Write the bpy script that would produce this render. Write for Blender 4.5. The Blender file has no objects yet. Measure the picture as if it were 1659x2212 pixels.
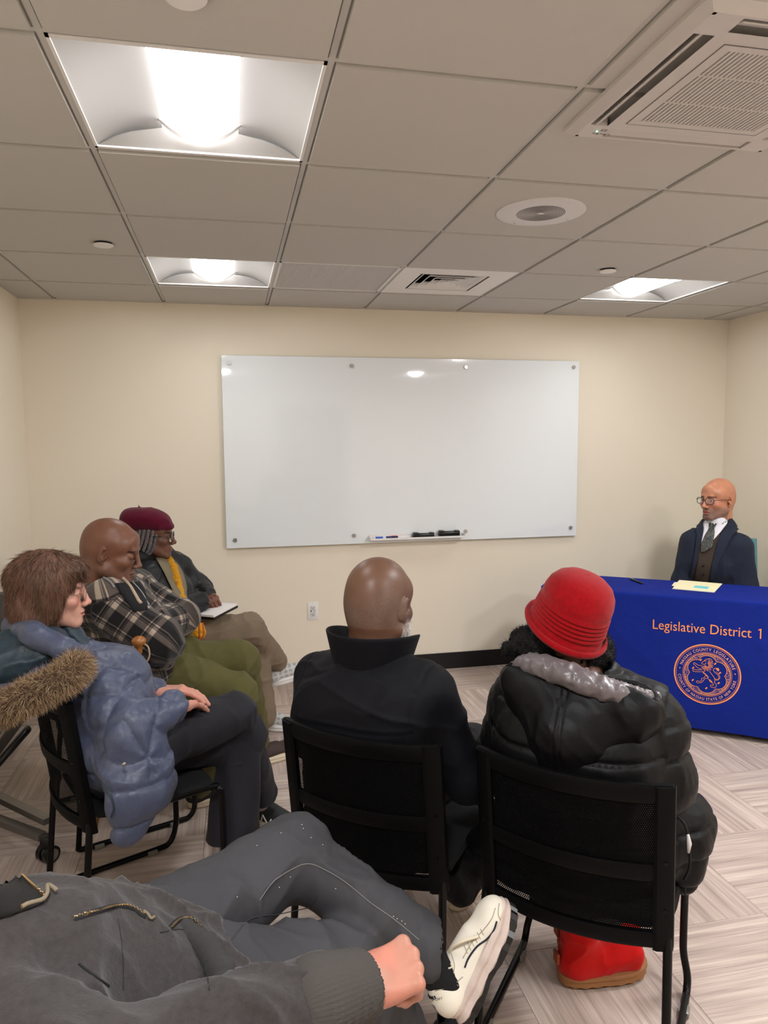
import bpy, bmesh, math, random
import numpy as np
from mathutils import Vector, Matrix
random.seed(7)
SC = bpy.context.scene
COL = SC.collection
# ---------------------------------------------------------------- camera
F_PX, YAW, PITCH, ROLL = 1560.43, 0.208918, -0.0964793, -0.00779455
CAM = np.array([0.362264, -1.693686, 1.547])
def _basis():
    cy, sy = math.cos(YAW), math.sin(YAW); cp, sp = math.cos(PITCH), math.sin(PITCH)
    f = np.array([sy*cp, cy*cp, sp]); r = np.array([cy, -sy, 0.0]); u = np.cross(r, f)
    c, s = math.cos(ROLL), math.sin(ROLL)
    return c*r+s*u, -s*r+c*u, f
CR, CU, CF = _basis()
cd = bpy.data.cameras.new('camera'); cam = bpy.data.objects.new('camera', cd); COL.objects.link(cam)
cd.sensor_fit = 'VERTICAL'; cd.sensor_height = 24.0; cd.lens = F_PX*24.0/2212.0; cd.clip_start = 0.02
cam.matrix_world = Matrix(((CR[0], CU[0], -CF[0], CAM[0]), (CR[1], CU[1], -CF[1], CAM[1]), (CR[2], CU[2], -CF[2], CAM[2]), (0, 0, 0, 1)))
SC.camera = cam
SC.view_settings.view_transform = 'Standard'; SC.view_settings.look = 'None'
SC.view_settings.gamma = 1.0; SC.view_settings.use_curve_mapping = False
SC.view_settings.exposure = 1.40
LAMP, LAMP_REAR = 9.0, 56.0   # strength of the troffer lenses in view and behind the camera
w = bpy.data.worlds.new('world'); SC.world = w; w.use_nodes = True
w.node_tree.nodes['Background'].inputs[0].default_value = (0.5, 0.5, 0.5, 1); w.node_tree.nodes['Background'].inputs[1].default_value = 0.05
SC.cycles.max_bounces = 8; SC.cycles.diffuse_bounces = 5; SC.cycles.transparent_max_bounces = 12
SC.cycles.sample_clamp_indirect = 6.0; SC.cycles.caustics_reflective = False; SC.cycles.caustics_refractive = False
# measuring helpers: a line of sight meets a real plane of the room
def ray(u, v): return ((u-829.5)*CR-(v-1106.0)*CU)/F_PX+CF
def atZ(u, v, z): d = ray(u, v); return CAM+d*((z-CAM[2])/d[2])
def atY(u, v, y): d = ray(u, v); return CAM+d*((y-CAM[1])/d[1])
def atD(u, v, dist): return CAM+ray(u, v)*dist
def V3(*a): return np.array(a, dtype=float)
# ---------------------------------------------------------------- materials
def lin(c): return tuple(((x/255.0)/12.92 if x/255.0 <= 0.04045 else ((x/255.0+0.055)/1.055)**2.4) for x in c)
class NT:
    def __init__(s, name):
        s.m = bpy.data.materials.new(name); s.m.use_nodes = True; s.t = s.m.node_tree; s.n = s.t.nodes
        s.b = s.n['Principled BSDF']; s.out = s.n['Material Output']
    def add(s, t, **k):
        n = s.n.new(t)
        for a, b in k.items():
            if a.startswith('i_'):
                a = a[2:]; n.inputs[int(a) if a.isdigit() else a.replace('_', ' ')].default_value = b
            else: setattr(n, a, b)
        return n
    def link(s, a, ao, b, bi): s.t.links.new(a.outputs[ao], b.inputs[bi])
def sock(n, name):
    return n.inputs[name]
def mat(name, rgb, rough=0.6, spec=0.4, metal=0.0, noise=None, bump=None, emit=None, coat=0.0, sheen=0.0, coord='Object', trans=0.0):
    """noise=(scale, amount, rgb2); bump=(scale, strength[, dist, xyz scale])"""
    t = NT(name); b = t.b
    c = lin(rgb)+(1,)
    b.inputs['Base Color'].default_value = c; b.inputs['Roughness'].default_value = rough
    b.inputs['Specular IOR Level'].default_value = spec; b.inputs['Metallic'].default_value = metal
    b.inputs['Coat Weight'].default_value = coat; b.inputs['Sheen Weight'].default_value = sheen*.25
    b.inputs['Transmission Weight'].default_value = trans
    tc = t.add('ShaderNodeTexCoord')
    if noise:
        n = t.add('ShaderNodeTexNoise', i_Scale=noise[0], i_Detail=5.0); t.link(tc, coord, n, 'Vector')
        if len(noise) > 3:
            mp = t.add('ShaderNodeMapping'); mp.inputs['Scale'].default_value = noise[3]; t.link(tc, coord, mp, 0); t.link(mp, 0, n, 'Vector')
        r = t.add('ShaderNodeValToRGB'); h = noise[1]
        r.color_ramp.elements[0].position = 0.5-h; r.color_ramp.elements[1].position = 0.5+h
        r.color_ramp.elements[0].color = c; r.color_ramp.elements[1].color = lin(noise[2])+(1,)
        t.link(n, 0, r, 0); t.link(r, 0, b, 'Base Color')
    if bump:
        n = t.add('ShaderNodeTexNoise', i_Scale=bump[0], i_Detail=4.0); t.link(tc, coord, n, 'Vector')
        if len(bump) > 3:
            mp = t.add('ShaderNodeMapping'); mp.inputs['Scale'].default_value = bump[3]; t.link(tc, coord, mp, 0); t.link(mp, 0, n, 'Vector')
        bp = t.add('ShaderNodeBump', i_Strength=bump[1], i_Distance=bump[2] if len(bump) > 2 else 0.002)
        t.link(n, 0, bp, 'Height'); t.link(bp, 0, b, 'Normal')
    if emit:
        b.inputs['Emission Color'].default_value = lin(emit[0])+(1,); b.inputs['Emission Strength'].default_value = emit[1]
    return t.m
def vcol_mat(name, rough=0.5, spec=0.4, bump=None, sss=0.0, noise=0.0, sheen=0.0):
    """material coloured by the mesh's own pigment attribute"""
    t = NT(name); b = t.b
    a = t.add('ShaderNodeAttribute', attribute_name='pigment')
    b.inputs['Roughness'].default_value = rough; b.inputs['Specular IOR Level'].default_value = spec
    b.inputs['Sheen Weight'].default_value = sheen
    tc = t.add('ShaderNodeTexCoord'); last = (a, 0)
    if noise:
        n = t.add('ShaderNodeTexNoise', i_Scale=60.0, i_Detail=6.0); t.link(tc, 'Object', n, 'Vector')
        mr = t.add('ShaderNodeMapRange', i_1=0.3, i_2=0.7, i_3=1-noise, i_4=1+noise); t.link(n, 0, mr, 0)
        mx = t.add('ShaderNodeVectorMath', operation='SCALE'); t.link(a, 0, mx, 0); t.link(mr, 0, mx, 'Scale'); last = (mx, 0)
    t.link(last[0], last[1], b, 'Base Color')
    if sss:
        b.inputs['Subsurface Weight'].default_value = sss; b.inputs['Subsurface Radius'].default_value = (0.012, 0.005, 0.003); b.inputs['Subsurface Scale'].default_value = 0.6
    if bump:
        n = t.add('ShaderNodeTexNoise', i_Scale=bump[0], i_Detail=4.0); t.link(tc, 'Object', n, 'Vector')
        bp = t.add('ShaderNodeBump', i_Strength=bump[1], i_Distance=bump[2]); t.link(n, 0, bp, 'Height'); t.link(bp, 0, b, 'Normal')
    return t.m
# ---------------------------------------------------------------- objects
def props(o, label=None, cat=None, group=None, kind=None):
    if label: o['label'] = label
    if cat: o['category'] = cat
    if group: o['group'] = group
    if kind: o['kind'] = kind
    return o
def empty(name, loc=(0, 0, 0), rz=0.0, label=None, cat=None, group=None, parent=None):
    o = bpy.data.objects.new(name, None); COL.objects.link(o); o.location = loc; o.rotation_euler = (0, 0, rz)
    o.empty_display_size = 0.05
    if parent: o.parent = parent
    return props(o, label, cat, group)
def link(name, me, m=None, parent=None, smooth=False, **k):
    if m is not None:
        me.materials.clear(); me.materials.append(m)
    if smooth: me.polygons.foreach_set('use_smooth', [True]*len(me.polygons))
    o = bpy.data.objects.new(name, me); COL.objects.link(o)
    if parent: o.parent = parent; o.matrix_parent_inverse = Matrix()
    return props(o, **k)
def world_child(o, parent):
    """o was built in world coordinates: keep it there under its parent"""
    o.parent = parent; o.matrix_parent_inverse = (Matrix.Translation(parent.location) @ parent.rotation_euler.to_matrix().to_4x4()).inverted()
    return o
class MB:
    """collects polygons; build() links them as one mesh object"""
    def __init__(s): s.v = []; s.f = []
    def raw(s, v, f):
        n = len(s.v); s.v += [tuple(map(float, p)) for p in v]; s.f += [tuple(i+n for i in q) for q in f]; return s
    def box(s, lo, hi, M=None, bev=0.0):
        x0, y0, z0 = lo; x1, y1, z1 = hi
        if bev:
            b = min(bev, (x1-x0)*.49, (y1-y0)*.49, (z1-z0)*.49); bm = bmesh.new(); bmesh.ops.create_cube(bm, size=1)
            for q in bm.verts: q.co = Vector(((x0+x1)/2+q.co.x*(x1-x0), (y0+y1)/2+q.co.y*(y1-y0), (z0+z1)/2+q.co.z*(z1-z0)))
            bmesh.ops.bevel(bm, geom=bm.edges[:], offset=b, segments=2, affect='EDGES', profile=.5)
            bm.verts.index_update(); v = [tuple(q.co) for q in bm.verts]; f = [tuple(x.index for x in p.verts) for p in bm.faces]; bm.free()
        else:
            v = [(x0,y0,z0),(x1,y0,z0),(x1,y1,z0),(x0,y1,z0),(x0,y0,z1),(x1,y0,z1),(x1,y1,z1),(x0,y1,z1)]
            f = [(0,3,2,1),(4,5,6,7),(0,1,5,4),(1,2,6,5),(2,3,7,6),(3,0,4,7)]
        if M is not None: v = [tuple(M @ Vector(p)) for p in v]
        return s.raw(v, f)
    def tube(s, pts, r, n=10, cap=True, closed=False, flat=1.0):
        P = [np.array(p, float) for p in pts]; m = len(P); R = r if hasattr(r, '__len__') else [r]*m
        rings = []; up = None
        for i in range(m):
            a = P[(i-1) % m] if (closed or i > 0) else P[i]; b = P[(i+1) % m] if (closed or i < m-1) else P[i]
            t = b-a; t /= (np.linalg.norm(t)+1e-12)
            if up is None:
                up = np.array([0, 0, 1.0]) if abs(t[2]) < .9 else np.array([1.0, 0, 0])
            x = np.cross(t, up); x /= (np.linalg.norm(x)+1e-12); up = np.cross(x, t)
            rings.append([P[i]+R[i]*(math.cos(2*math.pi*k/n)*x+math.sin(2*math.pi*k/n)*up*flat) for k in range(n)])
        v = [p for q in rings for p in q]; f = []
        for i in range(m if closed else m-1):
            for k in range(n):
                j = (i+1) % m; f.append((i*n+k, i*n+(k+1) % n, j*n+(k+1) % n, j*n+k))
        if cap and not closed: f.append(tuple(range(n))[::-1]); f.append(tuple((m-1)*n+k for k in range(n)))
        return s.raw(v, f)
    def cyl(s, c, r, h, axis=2, n=24, r2=None):
        c = np.array(c, float); a = np.zeros(3); a[axis] = 1
        return s.tube([c-a*h/2, c+a*h/2], [r, r if r2 is None else r2], n)
    def lathe(s, prof, n=32, M=None):
        v = []; f = []; m = len(prof)
        for i in range(n):
            a = 2*math.pi*i/n
            for r, z in prof: v.append((r*math.cos(a), r*math.sin(a), z))
        for i in range(n):
            for j in range(m-1): f.append((i*m+j, ((i+1) % n)*m+j, ((i+1) % n)*m+j+1, i*m+j+1))
        if M is not None: v = [tuple(M @ Vector(p)) for p in v]
        return s.raw(v, f)
    def grid(s, fn, nu, nv, closed_u=False):
        v = [fn(i/(nu if closed_u else nu-1), j/(nv-1)) for i in range(nu) for j in range(nv)]; f = []
        for i in range(nu if closed_u else nu-1):
            for j in range(nv-1):
                k = (i+1) % nu; f.append((i*nv+j, k*nv+j, k*nv+j+1, i*nv+j+1))
        return s.raw(v, f)
    def build(s, name, m, parent=None, smooth=False, fix=True, **k):
        me = bpy.data.meshes.new(name); me.from_pydata(s.v, [], s.f)
        if fix:
            bm = bmesh.new(); bm.from_mesh(me); bmesh.ops.remove_doubles(bm, verts=bm.verts, dist=1e-6)
            bmesh.ops.recalc_face_normals(bm, faces=bm.faces); bm.to_mesh(me); bm.free()
        o = link(name, me, m, parent, smooth, **k)
        if smooth == 'auto': me.set_sharp_from_angle(angle=math.radians(35))
        return o
def smooth_path(pts, n=6):
    """Catmull-Rom through the points"""
    P = [np.array(p, float) for p in pts]; P = [2*P[0]-P[1]]+P+[2*P[-1]-P[-2]]; out = []
    for i in range(1, len(P)-2):
        for k in range(n):
            t = k/n; out.append(0.5*((2*P[i])+(-P[i-1]+P[i+1])*t+(2*P[i-1]-5*P[i]+4*P[i+1]-P[i+2])*t*t+(-P[i-1]+3*P[i]-3*P[i+1]+P[i+2])*t**3))
    out.append(P[-2]); return out
def rotz(a): return Matrix.Rotation(a, 4, 'Z')
def copy_tree(o, parent=None):
    c = o.copy(); COL.objects.link(c)
    if parent is not None: c.parent = parent
    for ch in [q for q in list(bpy.data.objects) if q.parent == o]: copy_tree(ch, c)
    return c
# ================================================================ the room
T = 0.6096; XL, XR, YB, YN, H = -0.815, 3.862, 2.937, -2.75, 2.40
M_wall = mat('wall_paint', (236, 227, 210), rough=0.75, spec=0.2, noise=(1.3, .3, (232, 223, 205)), bump=(260, .12, .001))
M_tile = mat('ceiling_tile_white', (196, 193, 188), rough=0.95, spec=0.05, bump=(420, .25, .001))
M_grid = mat('ceiling_grid_white', (200, 198, 194), rough=0.5, spec=0.3)
M_base = mat('black_vinyl_base', (14, 14, 15), rough=0.45, spec=0.4)
M_white = mat('white_enamel', (232, 230, 228), rough=0.35, spec=0.4)
M_refl = mat('greyed_reflector', (170, 167, 163), rough=0.5, spec=0.3)  # white reflectors, greyed in the colour to hold down the glare beside the lens
M_dark = mat('dark_void', (12, 12, 13), rough=0.8)
def floor_mat():
    t = NT('wood_grain_floor'); b = t.b
    tc = t.add('ShaderNodeTexCoord'); oi = t.add('ShaderNodeObjectInfo')
    off = t.add('ShaderNodeVectorMath', operation='SCALE', i_Scale=37.0)
    cb = t.add('ShaderNodeCombineXYZ'); t.link(oi, 'Random', cb, 0); t.link(oi, 'Random', cb, 1); t.link(cb, 0, off, 0)
    ad = t.add('ShaderNodeVectorMath', operation='ADD'); t.link(tc, 'Object', ad, 0); t.link(off, 0, ad, 1)
    def streak(sc, xs, ys, det=3.0):
        mp = t.add('ShaderNodeMapping'); mp.inputs['Scale'].default_value = (xs, ys, 1); t.link(ad, 0, mp, 0)
        n = t.add('ShaderNodeTexNoise', i_Scale=sc, i_Detail=det, i_Roughness=0.65); t.link(mp, 0, n, 'Vector'); return n
    a = streak(1.0, 1.3, 42.0); c = streak(1.0, 4.0, 210.0, 4.0); d = streak(1.0, .9, 12.0)
    m1 = t.add('ShaderNodeMath', operation='MULTIPLY_ADD', i_1=0.5); t.link(a, 0, m1, 0)
    m2 = t.add('ShaderNodeMath', operation='MULTIPLY', i_1=0.33); t.link(c, 0, m2, 0); t.link(m2, 0, m1, 2)
    m3 = t.add('ShaderNodeMath', operation='MULTIPLY_ADD', i_1=0.30); t.link(d, 0, m3, 0); t.link(m1, 0, m3, 2)
    r = t.add('ShaderNodeValToRGB'); e = r.color_ramp.elements
    e[0].position = .40; e[0].color = lin((146, 130, 122))+(1,); e[1].position = .74; e[1].color = lin((222, 206, 194))+(1,)
    x = e.new(.53); x.color = lin((174, 157, 148))+(1,); x = e.new(.61); x.color = lin((192, 176, 165))+(1,)
    t.link(m3, 0, r, 0); t.link(r, 0, b, 'Base Color')
    b.inputs['Roughness'].default_value = 0.42; b.inputs['Specular IOR Level'].default_value = 0.35
    bp = t.add('ShaderNodeBump', i_Strength=0.15, i_Distance=0.001); t.link(c, 0, bp, 'Height'); t.link(bp, 0, b, 'Normal')
    return t.m
M_floor = floor_mat()
floor = MB().box((XL-.1, YN-.1, -.06), (XR+.1, YB+.1, -.0045)).build('floor', mat('floor_screed', (58, 52, 49), rough=.9), kind='structure')
FU = 0.4525
tm = MB().box((-FU/2+.0005, -FU/2+.0005, -.004), (FU/2-.0005, FU/2-.0005, 0.0), bev=.0008)
proto_me = None
for i in range(-6, 6):
    for j in range(-10, 7):
        x0, y0 = 1.58+i*FU, .233+j*FU; x1, y1 = x0+FU, y0+FU
        cx0, cx1, cy0, cy1 = max(x0, XL), min(x1, XR), max(y0, YN), min(y1, YB)
        if cx1-cx0 < .03 or cy1-cy0 < .03: continue
        full = (cx1-cx0 > FU-.001) and (cy1-cy0 > FU-.001); vert = (i+j) % 2 == 0
        if full and proto_me: o = link('floor_tile', proto_me, None, floor)
        elif full: o = tm.build('floor_tile', M_floor, floor); proto_me = o.data
        else:
            w_, h_ = (cx1-cx0)/2-.0005, (cy1-cy0)/2-.0005
            if vert: w_, h_ = h_, w_
            o = MB().box((-w_, -h_, -.004), (w_, h_, 0)).build('floor_tile', M_floor, floor)
        o.location = ((cx0+cx1)/2, (cy0+cy1)/2, 0); o.rotation_euler = (0, 0, math.pi/2 if vert else 0)
def wall(name, lo, hi): return MB().box(lo, hi).build(name, M_wall, kind='structure')
wall('wall_back', (XL-.1, YB, -.06), (XR+.1, YB+.1, H+.2)); wall('wall_left', (XL-.1, YN, -.06), (XL, YB, H+.2))
wall('wall_right', (XR, YN, -.06), (XR+.1, YB, H+.2)); wall('wall_front', (XL-.1, YN-.1, -.06), (XR+.1, YN, H+.2))
def base(name, lo, hi): return MB().box(lo, hi, bev=.002).build(name, M_base, kind='structure')
BH = .112
base('baseboard_back', (XL, YB-.008, 0), (XR, YB, BH)); base('baseboard_left', (XL, YN, 0), (XL+.008, YB-.008, BH))
base('baseboard_right', (XR-.008, YN, 0), (XR, YB-.008, BH))
# ---- ceiling: slab, recessed grid bars, lay-in tiles
ceil = MB().box((XL-.1, YN-.1, H+.12), (XR+.1, YB+.1, H+.2)).build('ceiling', M_grid, kind='structure')
gx = [i*T for i in range(-1, 7) if XL < i*T < XR]; gy = [j*T for j in range(-6, 5)]
for x in gx: MB().box((x-.0075, YN, H), (x+.0075, YB, H+.03)).build('grid_runner', M_grid, ceil)
for y in gy: MB().box((XL, y-.0075, H+.0003), (XR, y+.0075, H+.03)).build('cross_runner', M_grid, ceil)
MB().box((XL, YB-.018, H), (XR, YB, H+.003)).box((XL, YN, H), (XL+.018, YB, H+.003)).box((XR-.018, YN, H), (XR, YB, H+.003)).build('wall_angle', M_grid, ceil)
LIGHTS = [(0, 0), (0, 3), (4, 3), (4, 0), (0, -3), (4, -3)]
SPECIAL = set(LIGHTS) | {(1, 3), (2, 3)}
AC = (1.275, -.405, 1.895, .215)
tp = None
for i in range(-2, 7):
    for j in range(-7, 5):
        if (i, j) in SPECIAL: continue
        x0, y0, x1, y1 = max(i*T+.0125, XL+.002), max(j*T+.0125, YN+.002), min((i+1)*T-.0125, XR-.002), min((j+1)*T-.0125, YB-.002)
        if x1-x0 < .02 or y1-y0 < .02: continue
        full = x1-x0 > T-.026 and y1-y0 > T-.026
        if full and tp: o = link('ceiling_tile', tp, None, ceil)
        else:
            w_, h_ = (x1-x0)/2, (y1-y0)/2
            o = MB().box((-w_, -h_, -.008), (w_, h_, .012)).box((-w_-.005, -h_-.005, .006), (w_+.005, h_+.005, .014)).build('ceiling_tile', M_tile, ceil, fix=False)
            if full: tp = o.data
        o.location = ((x0+x1)/2, (y0+y1)/2, H)
# ---- recessed troffers
M_lens = mat('lit_lens', (250, 252, 255), rough=.4, emit=((247, 248, 251), LAMP)); M_lens2 = mat('lit_lens_rear', (250, 252, 255), rough=.4, emit=((247, 248, 251), LAMP_REAR))
def troffer(name, i, j, label):
    r = empty(name, ((i+.5)*T, (j+.5)*T, H), 0, label, 'ceiling light', 'recessed ceiling lights with a bowed lens')
    a = T/2-.008; hw = .108; up = .055
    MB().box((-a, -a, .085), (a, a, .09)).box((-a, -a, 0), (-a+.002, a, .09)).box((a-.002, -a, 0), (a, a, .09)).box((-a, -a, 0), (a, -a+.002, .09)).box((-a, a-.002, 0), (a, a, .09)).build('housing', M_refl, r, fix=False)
    fr = MB()
    for lo, hi in (((-a, -a, -.003), (a, -a+.012, .004)), ((-a, a-.012, -.003), (a, a, .004)), ((-a, -a, -.003), (-a+.008, a, .004)), ((a-.008, -a, -.003), (a, a, .004))): fr.box(lo, hi)
    fr.build('frame', M_white, r)
    L = a-.075
    for s in (-1, 1):   # curved side reflectors rising from the frame to the lens edge
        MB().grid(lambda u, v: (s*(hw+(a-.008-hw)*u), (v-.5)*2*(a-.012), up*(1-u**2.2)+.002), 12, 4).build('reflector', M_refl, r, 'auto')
        # end plates sloping from the frame up to the lens end
        def ep(u, v, s=s):
            x = (u-.5)*2*(a-.01); zc = .002+(up+.004)*max(0, 1-(abs(x)/(a-.01))**2.0)
            y = a-.012-v*(a-.012-L)*max(.02, 1-(abs(x)/(a-.008))**2.0)
            return (x, s*y, .002+v*(zc-.002)*.75)
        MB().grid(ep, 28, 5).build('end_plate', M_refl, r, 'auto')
        MB().grid(lambda u, v: ((u-.5)*2*(hw+.012), s*(L+.004-.012*(v > .5)), up*.8-.060*(1-((u-.5)*2)**2)*(1 if v < .9 else .9)+.018+(0 if v < .9 else .002)), 20, 2).build('lens_end_trim', M_white, r, 'auto')
    def lens(u, v): x = (u-.5)*2; return (x*hw, (v-.5)*2*(L+.002), up*.8+.018-.056*(1-x*x))
    MB().grid(lens, 16, 2).build('lens', M_lens if j > 0 or i == 0 and j == 0 else M_lens2, r, True)
    return r
names = {(0, 0): 'lit ceiling light at upper left, showing largest of them all', (0, 3): 'small lit ceiling light beside the grey perforated return grille',
         (4, 3): 'lit ceiling light seen obliquely at right, near the right corner', (4, 0): 'lit ceiling light right of the ceiling air conditioner, outside the frame',
         (0, -3): 'lit ceiling light behind the camera, left of the room', (4, -3): 'lit ceiling light behind the camera, right of the room'}
for ij in LIGHTS: troffer('ceiling_light', *ij, names[ij])
# ---- return grille (eggcrate) and supply diffuser
M_egg = mat('grille_grey', (214, 212, 212), rough=.4, spec=.4)
r = empty('return_grille', (1.5*T, 3.5*T, H), 0, 'grey perforated return air grille filling one ceiling tile', 'vent')
a = T/2-.008; g = MB()
for lo, hi in (((-a, -a, -.003), (a, -a+.012, .01)), ((-a, a-.012, -.003), (a, a, .01)), ((-a, -a, -.003), (-a+.012, a, .01)), ((a-.012, -a, -.003), (a, a, .01))): g.box(lo, hi)
g.build('frame', M_white, r); sl = None
for k in range(44):
    y = -a+.018+k*(2*a-.036)/43
    if sl: o = link('slat', sl, None, r)
    else: o = MB().box((-a+.012, -.0012, 0), (a-.012, .0012, .014)).build('slat', M_egg, r); sl = o.data
    o.location = (0, y, 0)
cg = MB()
for k in range(44): x = -a+.018+k*(2*a-.036)/43; cg.box((x-.0012, -a+.012, .001), (x+.0012, a-.012, .013))
cg.build('cross_slats', M_egg, r, kind='stuff'); MB().box((-a, -a, .03), (a, a, .034)).build('backing', mat('plenum_grey', (96, 95, 95), rough=.9), r)
r = empty('supply_diffuser', (2.5*T, 3.5*T, H), 0, 'square louvred supply air diffuser set in a white panel', 'vent')
q = .185; p = MB()
for lo, hi in (((-a, -a, -.004), (a, -q, .0)), ((-a, q, -.004), (a, a, .0)), ((-a, -q, -.004), (-q, q, .0)), ((q, -q, -.004), (a, q, .0))): p.box(lo, hi)
p.build('panel', M_white, r)
MB().box((-q, -q, .07), (q, q, .074)).box((-q-.002, -q, 0), (-q, q, .07)).box((q, -q, 0), (q+.002, q, .07)).box((-q, -q-.002, 0), (q, -q, .07)).box((-q, q, 0), (q, q+.002, .07)).build('duct_collar', M_dark, r)
for k in range(4):
    o_, i_ = q-.012-k*.042, q-.012-k*.042-.034; z0, z1 = -.003, .020; m = MB()
    for s in range(4):
        R = rotz(s*math.pi/2); m.raw([tuple(R @ Vector(v)) for v in ((-o_, -o_, z0), (o_, -o_, z0), (i_, -i_, z1), (-i_, -i_, z1), (-o_, -o_, z0+.002), (o_, -o_, z0+.002), (i_, -i_, z1+.002), (-i_, -i_, z1+.002))], [(0,1,2,3),(4,7,6,5),(0,4,5,1),(3,2,6,7)])
    m.build('louvre', M_white, r)
MB().raw([(-.022,-.022,-.002),(.022,-.022,-.002),(.022,.022,-.002),(-.022,.022,-.002),(0,0,.01)], [(0,1,2,3),(0,4,1),(1,4,2),(2,4,3),(3,4,0)]).build('centre_cone', M_white, r)
# ---- round ceiling loudspeaker
sp = atZ(1168, 460, H-.012)
r = empty('ceiling_speaker', (sp[0], sp[1], H-.008), 0, 'round white ceiling loudspeaker grille with concentric slots', 'speaker')
M_spk = mat('speaker_white', (216, 213, 213), rough=.45)
MB().lathe([(.0, -.006), (.09, -.006), (.155, -.006), (.163, -.003), (.163, 0), (0, 0)], 48).build('baffle', M_spk, r, 'auto')
for k in range(13):
    rr = .012+k*.0062; MB().lathe([(rr, -.0066), (rr+.0022, -.0066), (rr+.0022, -.0059), (rr, -.0059)], 40).build('slot_ring', mat('slot_shadow', (84, 80, 80), rough=.8) if k == 0 else bpy.data.materials['slot_shadow'], r)
MB().box((-.012, -.004, -.0072), (.012, .004, -.006)).build('badge', M_white, r)
for k in range(4):
    an = math.radians(20+90*k); MB().cyl((.14*math.cos(an), .14*math.sin(an), -.007), .004, .003, n=10).build('screw', M_egg, r)
# ---- concealed sprinkler caps
for (u, v, lb) in ((223, 531, 'small round sprinkler cap on a tile above the left corner'), (1313, 587, 'small round sprinkler cap beside the right ceiling light'), (400, -3, 'round sprinkler cap at the top edge, beyond the large light')):
    p = atZ(u, v, H-.02); r = empty('sprinkler_cap', (p[0], p[1], H-.008), 0, lb, 'sprinkler')
    MB().lathe([(0, -.016), (.036, -.014), (.041, -.010), (.041, -.008), (.0, -.008)], 32).build('cover_plate', M_white, r, 'auto')
    MB().lathe([(0, 0), (.036, 0), (.033, -.010), (0, -.010)], 24).build('cup', M_dark, r)
# ---- ceiling air conditioner
x0, y0, x1, y1 = AC; cx, cy = (x0+x1)/2, (y0+y1)/2; hx, hy = (x1-x0)/2, (y1-y0)/2
r = empty('ceiling_air_conditioner', (cx, cy, H-.008), 0, 'square white ceiling air conditioner with central grille and open left flap', 'air conditioner')
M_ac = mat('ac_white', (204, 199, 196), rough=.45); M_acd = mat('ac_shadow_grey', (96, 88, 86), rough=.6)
def frame4(mb, ox, oy, ix, iy, zo, zi, th=.0):
    for s in range(4):
        pts = [(-ox, -oy), (ox, -oy), (ox, oy), (-ox, oy)]; pin = [(-ix, -iy), (ix, -iy), (ix, iy), (-ix, iy)]
        a_, b_ = pts[s], pts[(s+1) % 4]; c_, d_ = pin[(s+1) % 4], pin[s]
        mb.raw([(a_[0], a_[1], zo), (b_[0], b_[1], zo), (c_[0], c_[1], zi), (d_[0], d_[1], zi)], [(0, 1, 2, 3)])
m = MB(); frame4(m, hx, hy, hx, hy, 0, -.010); frame4(m, hx, hy, hx-.022, hy-.022, -.010, -.026)
S = .215   # half length of each outlet slot
so, si = hx-.030, hx-.078   # outlet slots between these
Z = -.026
def ring_with_slots(mb):
    for s in range(4):
        R = rotz(s*math.pi/2)
        def q_(xa, xb, ya, yb): mb.raw([tuple(R @ Vector(p)) for p in ((xa, ya, Z), (xb, ya, Z), (xb, yb, Z), (xa, yb, Z))], [(0, 1, 2, 3)])
        o2 = hx-.022; q_(-o2, o2, -o2, -so); q_(-si, -S, -so, -si); q_(S, si, -so, -si)
        for xx in (-S, S): mb.raw([tuple(R @ Vector(p)) for p in ((xx, -so, Z), (xx, -si, Z), (xx, -si, .02), (xx, -so, .02))], [(0, 1, 2, 3)])
        mb.raw([tuple(R @ Vector(p)) for p in ((-S, -so, Z), (S, -so, Z), (S, -so-.004, .03), (-S, -so-.004, .03))], [(0, 1, 2, 3)])
    i2 = si
    for s in range(4):
        R = rotz(s*math.pi/2); mb.raw([tuple(R @ Vector(p)) for p in ((-o2_, -o2_, Z), (-si, -o2_, Z), (-si, -si, Z), (-o2_, -si, Z))], [(0, 1, 2, 3)])
o2_ = so
ring_with_slots(m)
g = .170  # grille half size
frame4(m, si, si, g+.022, g+.022, Z, Z); frame4(m, g+.0225, g+.0225, g, g, Z-.001, Z-.001); frame4(m, g, g, g, g, Z-.001, Z+.02)
m.build('panel', M_ac, r, fix=False)
seam = MB()
frame4(seam, g+.0225, g+.0225, g+.0202, g+.0202, Z-.0012, Z-.0012); seam.build('panel_seam', mat('seam_grey', (120, 112, 110), rough=.7), r, fix=False)
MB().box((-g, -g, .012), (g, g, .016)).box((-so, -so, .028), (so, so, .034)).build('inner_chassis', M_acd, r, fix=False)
gl = None
for k in range(30):
    x = -g+.004+k*(2*g-.008)/29
    if gl: o = link('grille_slat', gl, None, r)
    else: o = MB().box((-.0034, -g, -.0005), (.0034, g, .004)).build('grille_slat', M_ac, r); gl = o.data
    o.location = (x, 0, Z+.001)
for k in (-1, 1): MB().box((-g, k*.065-.002, Z-.0005), (g, k*.065+.002, Z+.008)).build('grille_bar', M_ac, r)
for s in range(4):   # louvre flaps; only the left and near ones stand open
    R = rotz(s*math.pi/2); op = {3: 35, 0: 25, 1: 3, 2: 3}[s]
    mf = Matrix.Translation((0, -(so+si)/2, Z+.006)) @ Matrix.Rotation(math.radians(op), 4, 'X')
    f = MB(); f.box((-S+.004, -.019, -.0015), (S-.004, .019, .0015), M=R @ mf, bev=.001); f.build('flap', M_ac, r)
lab = MB()
for k in range(5): lab.box((-hx+.06+k*.011, hy-.050, Z-.0008), (-hx+.067+k*.011, hy-.047+.004*(k % 2), Z-.0002))
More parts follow.
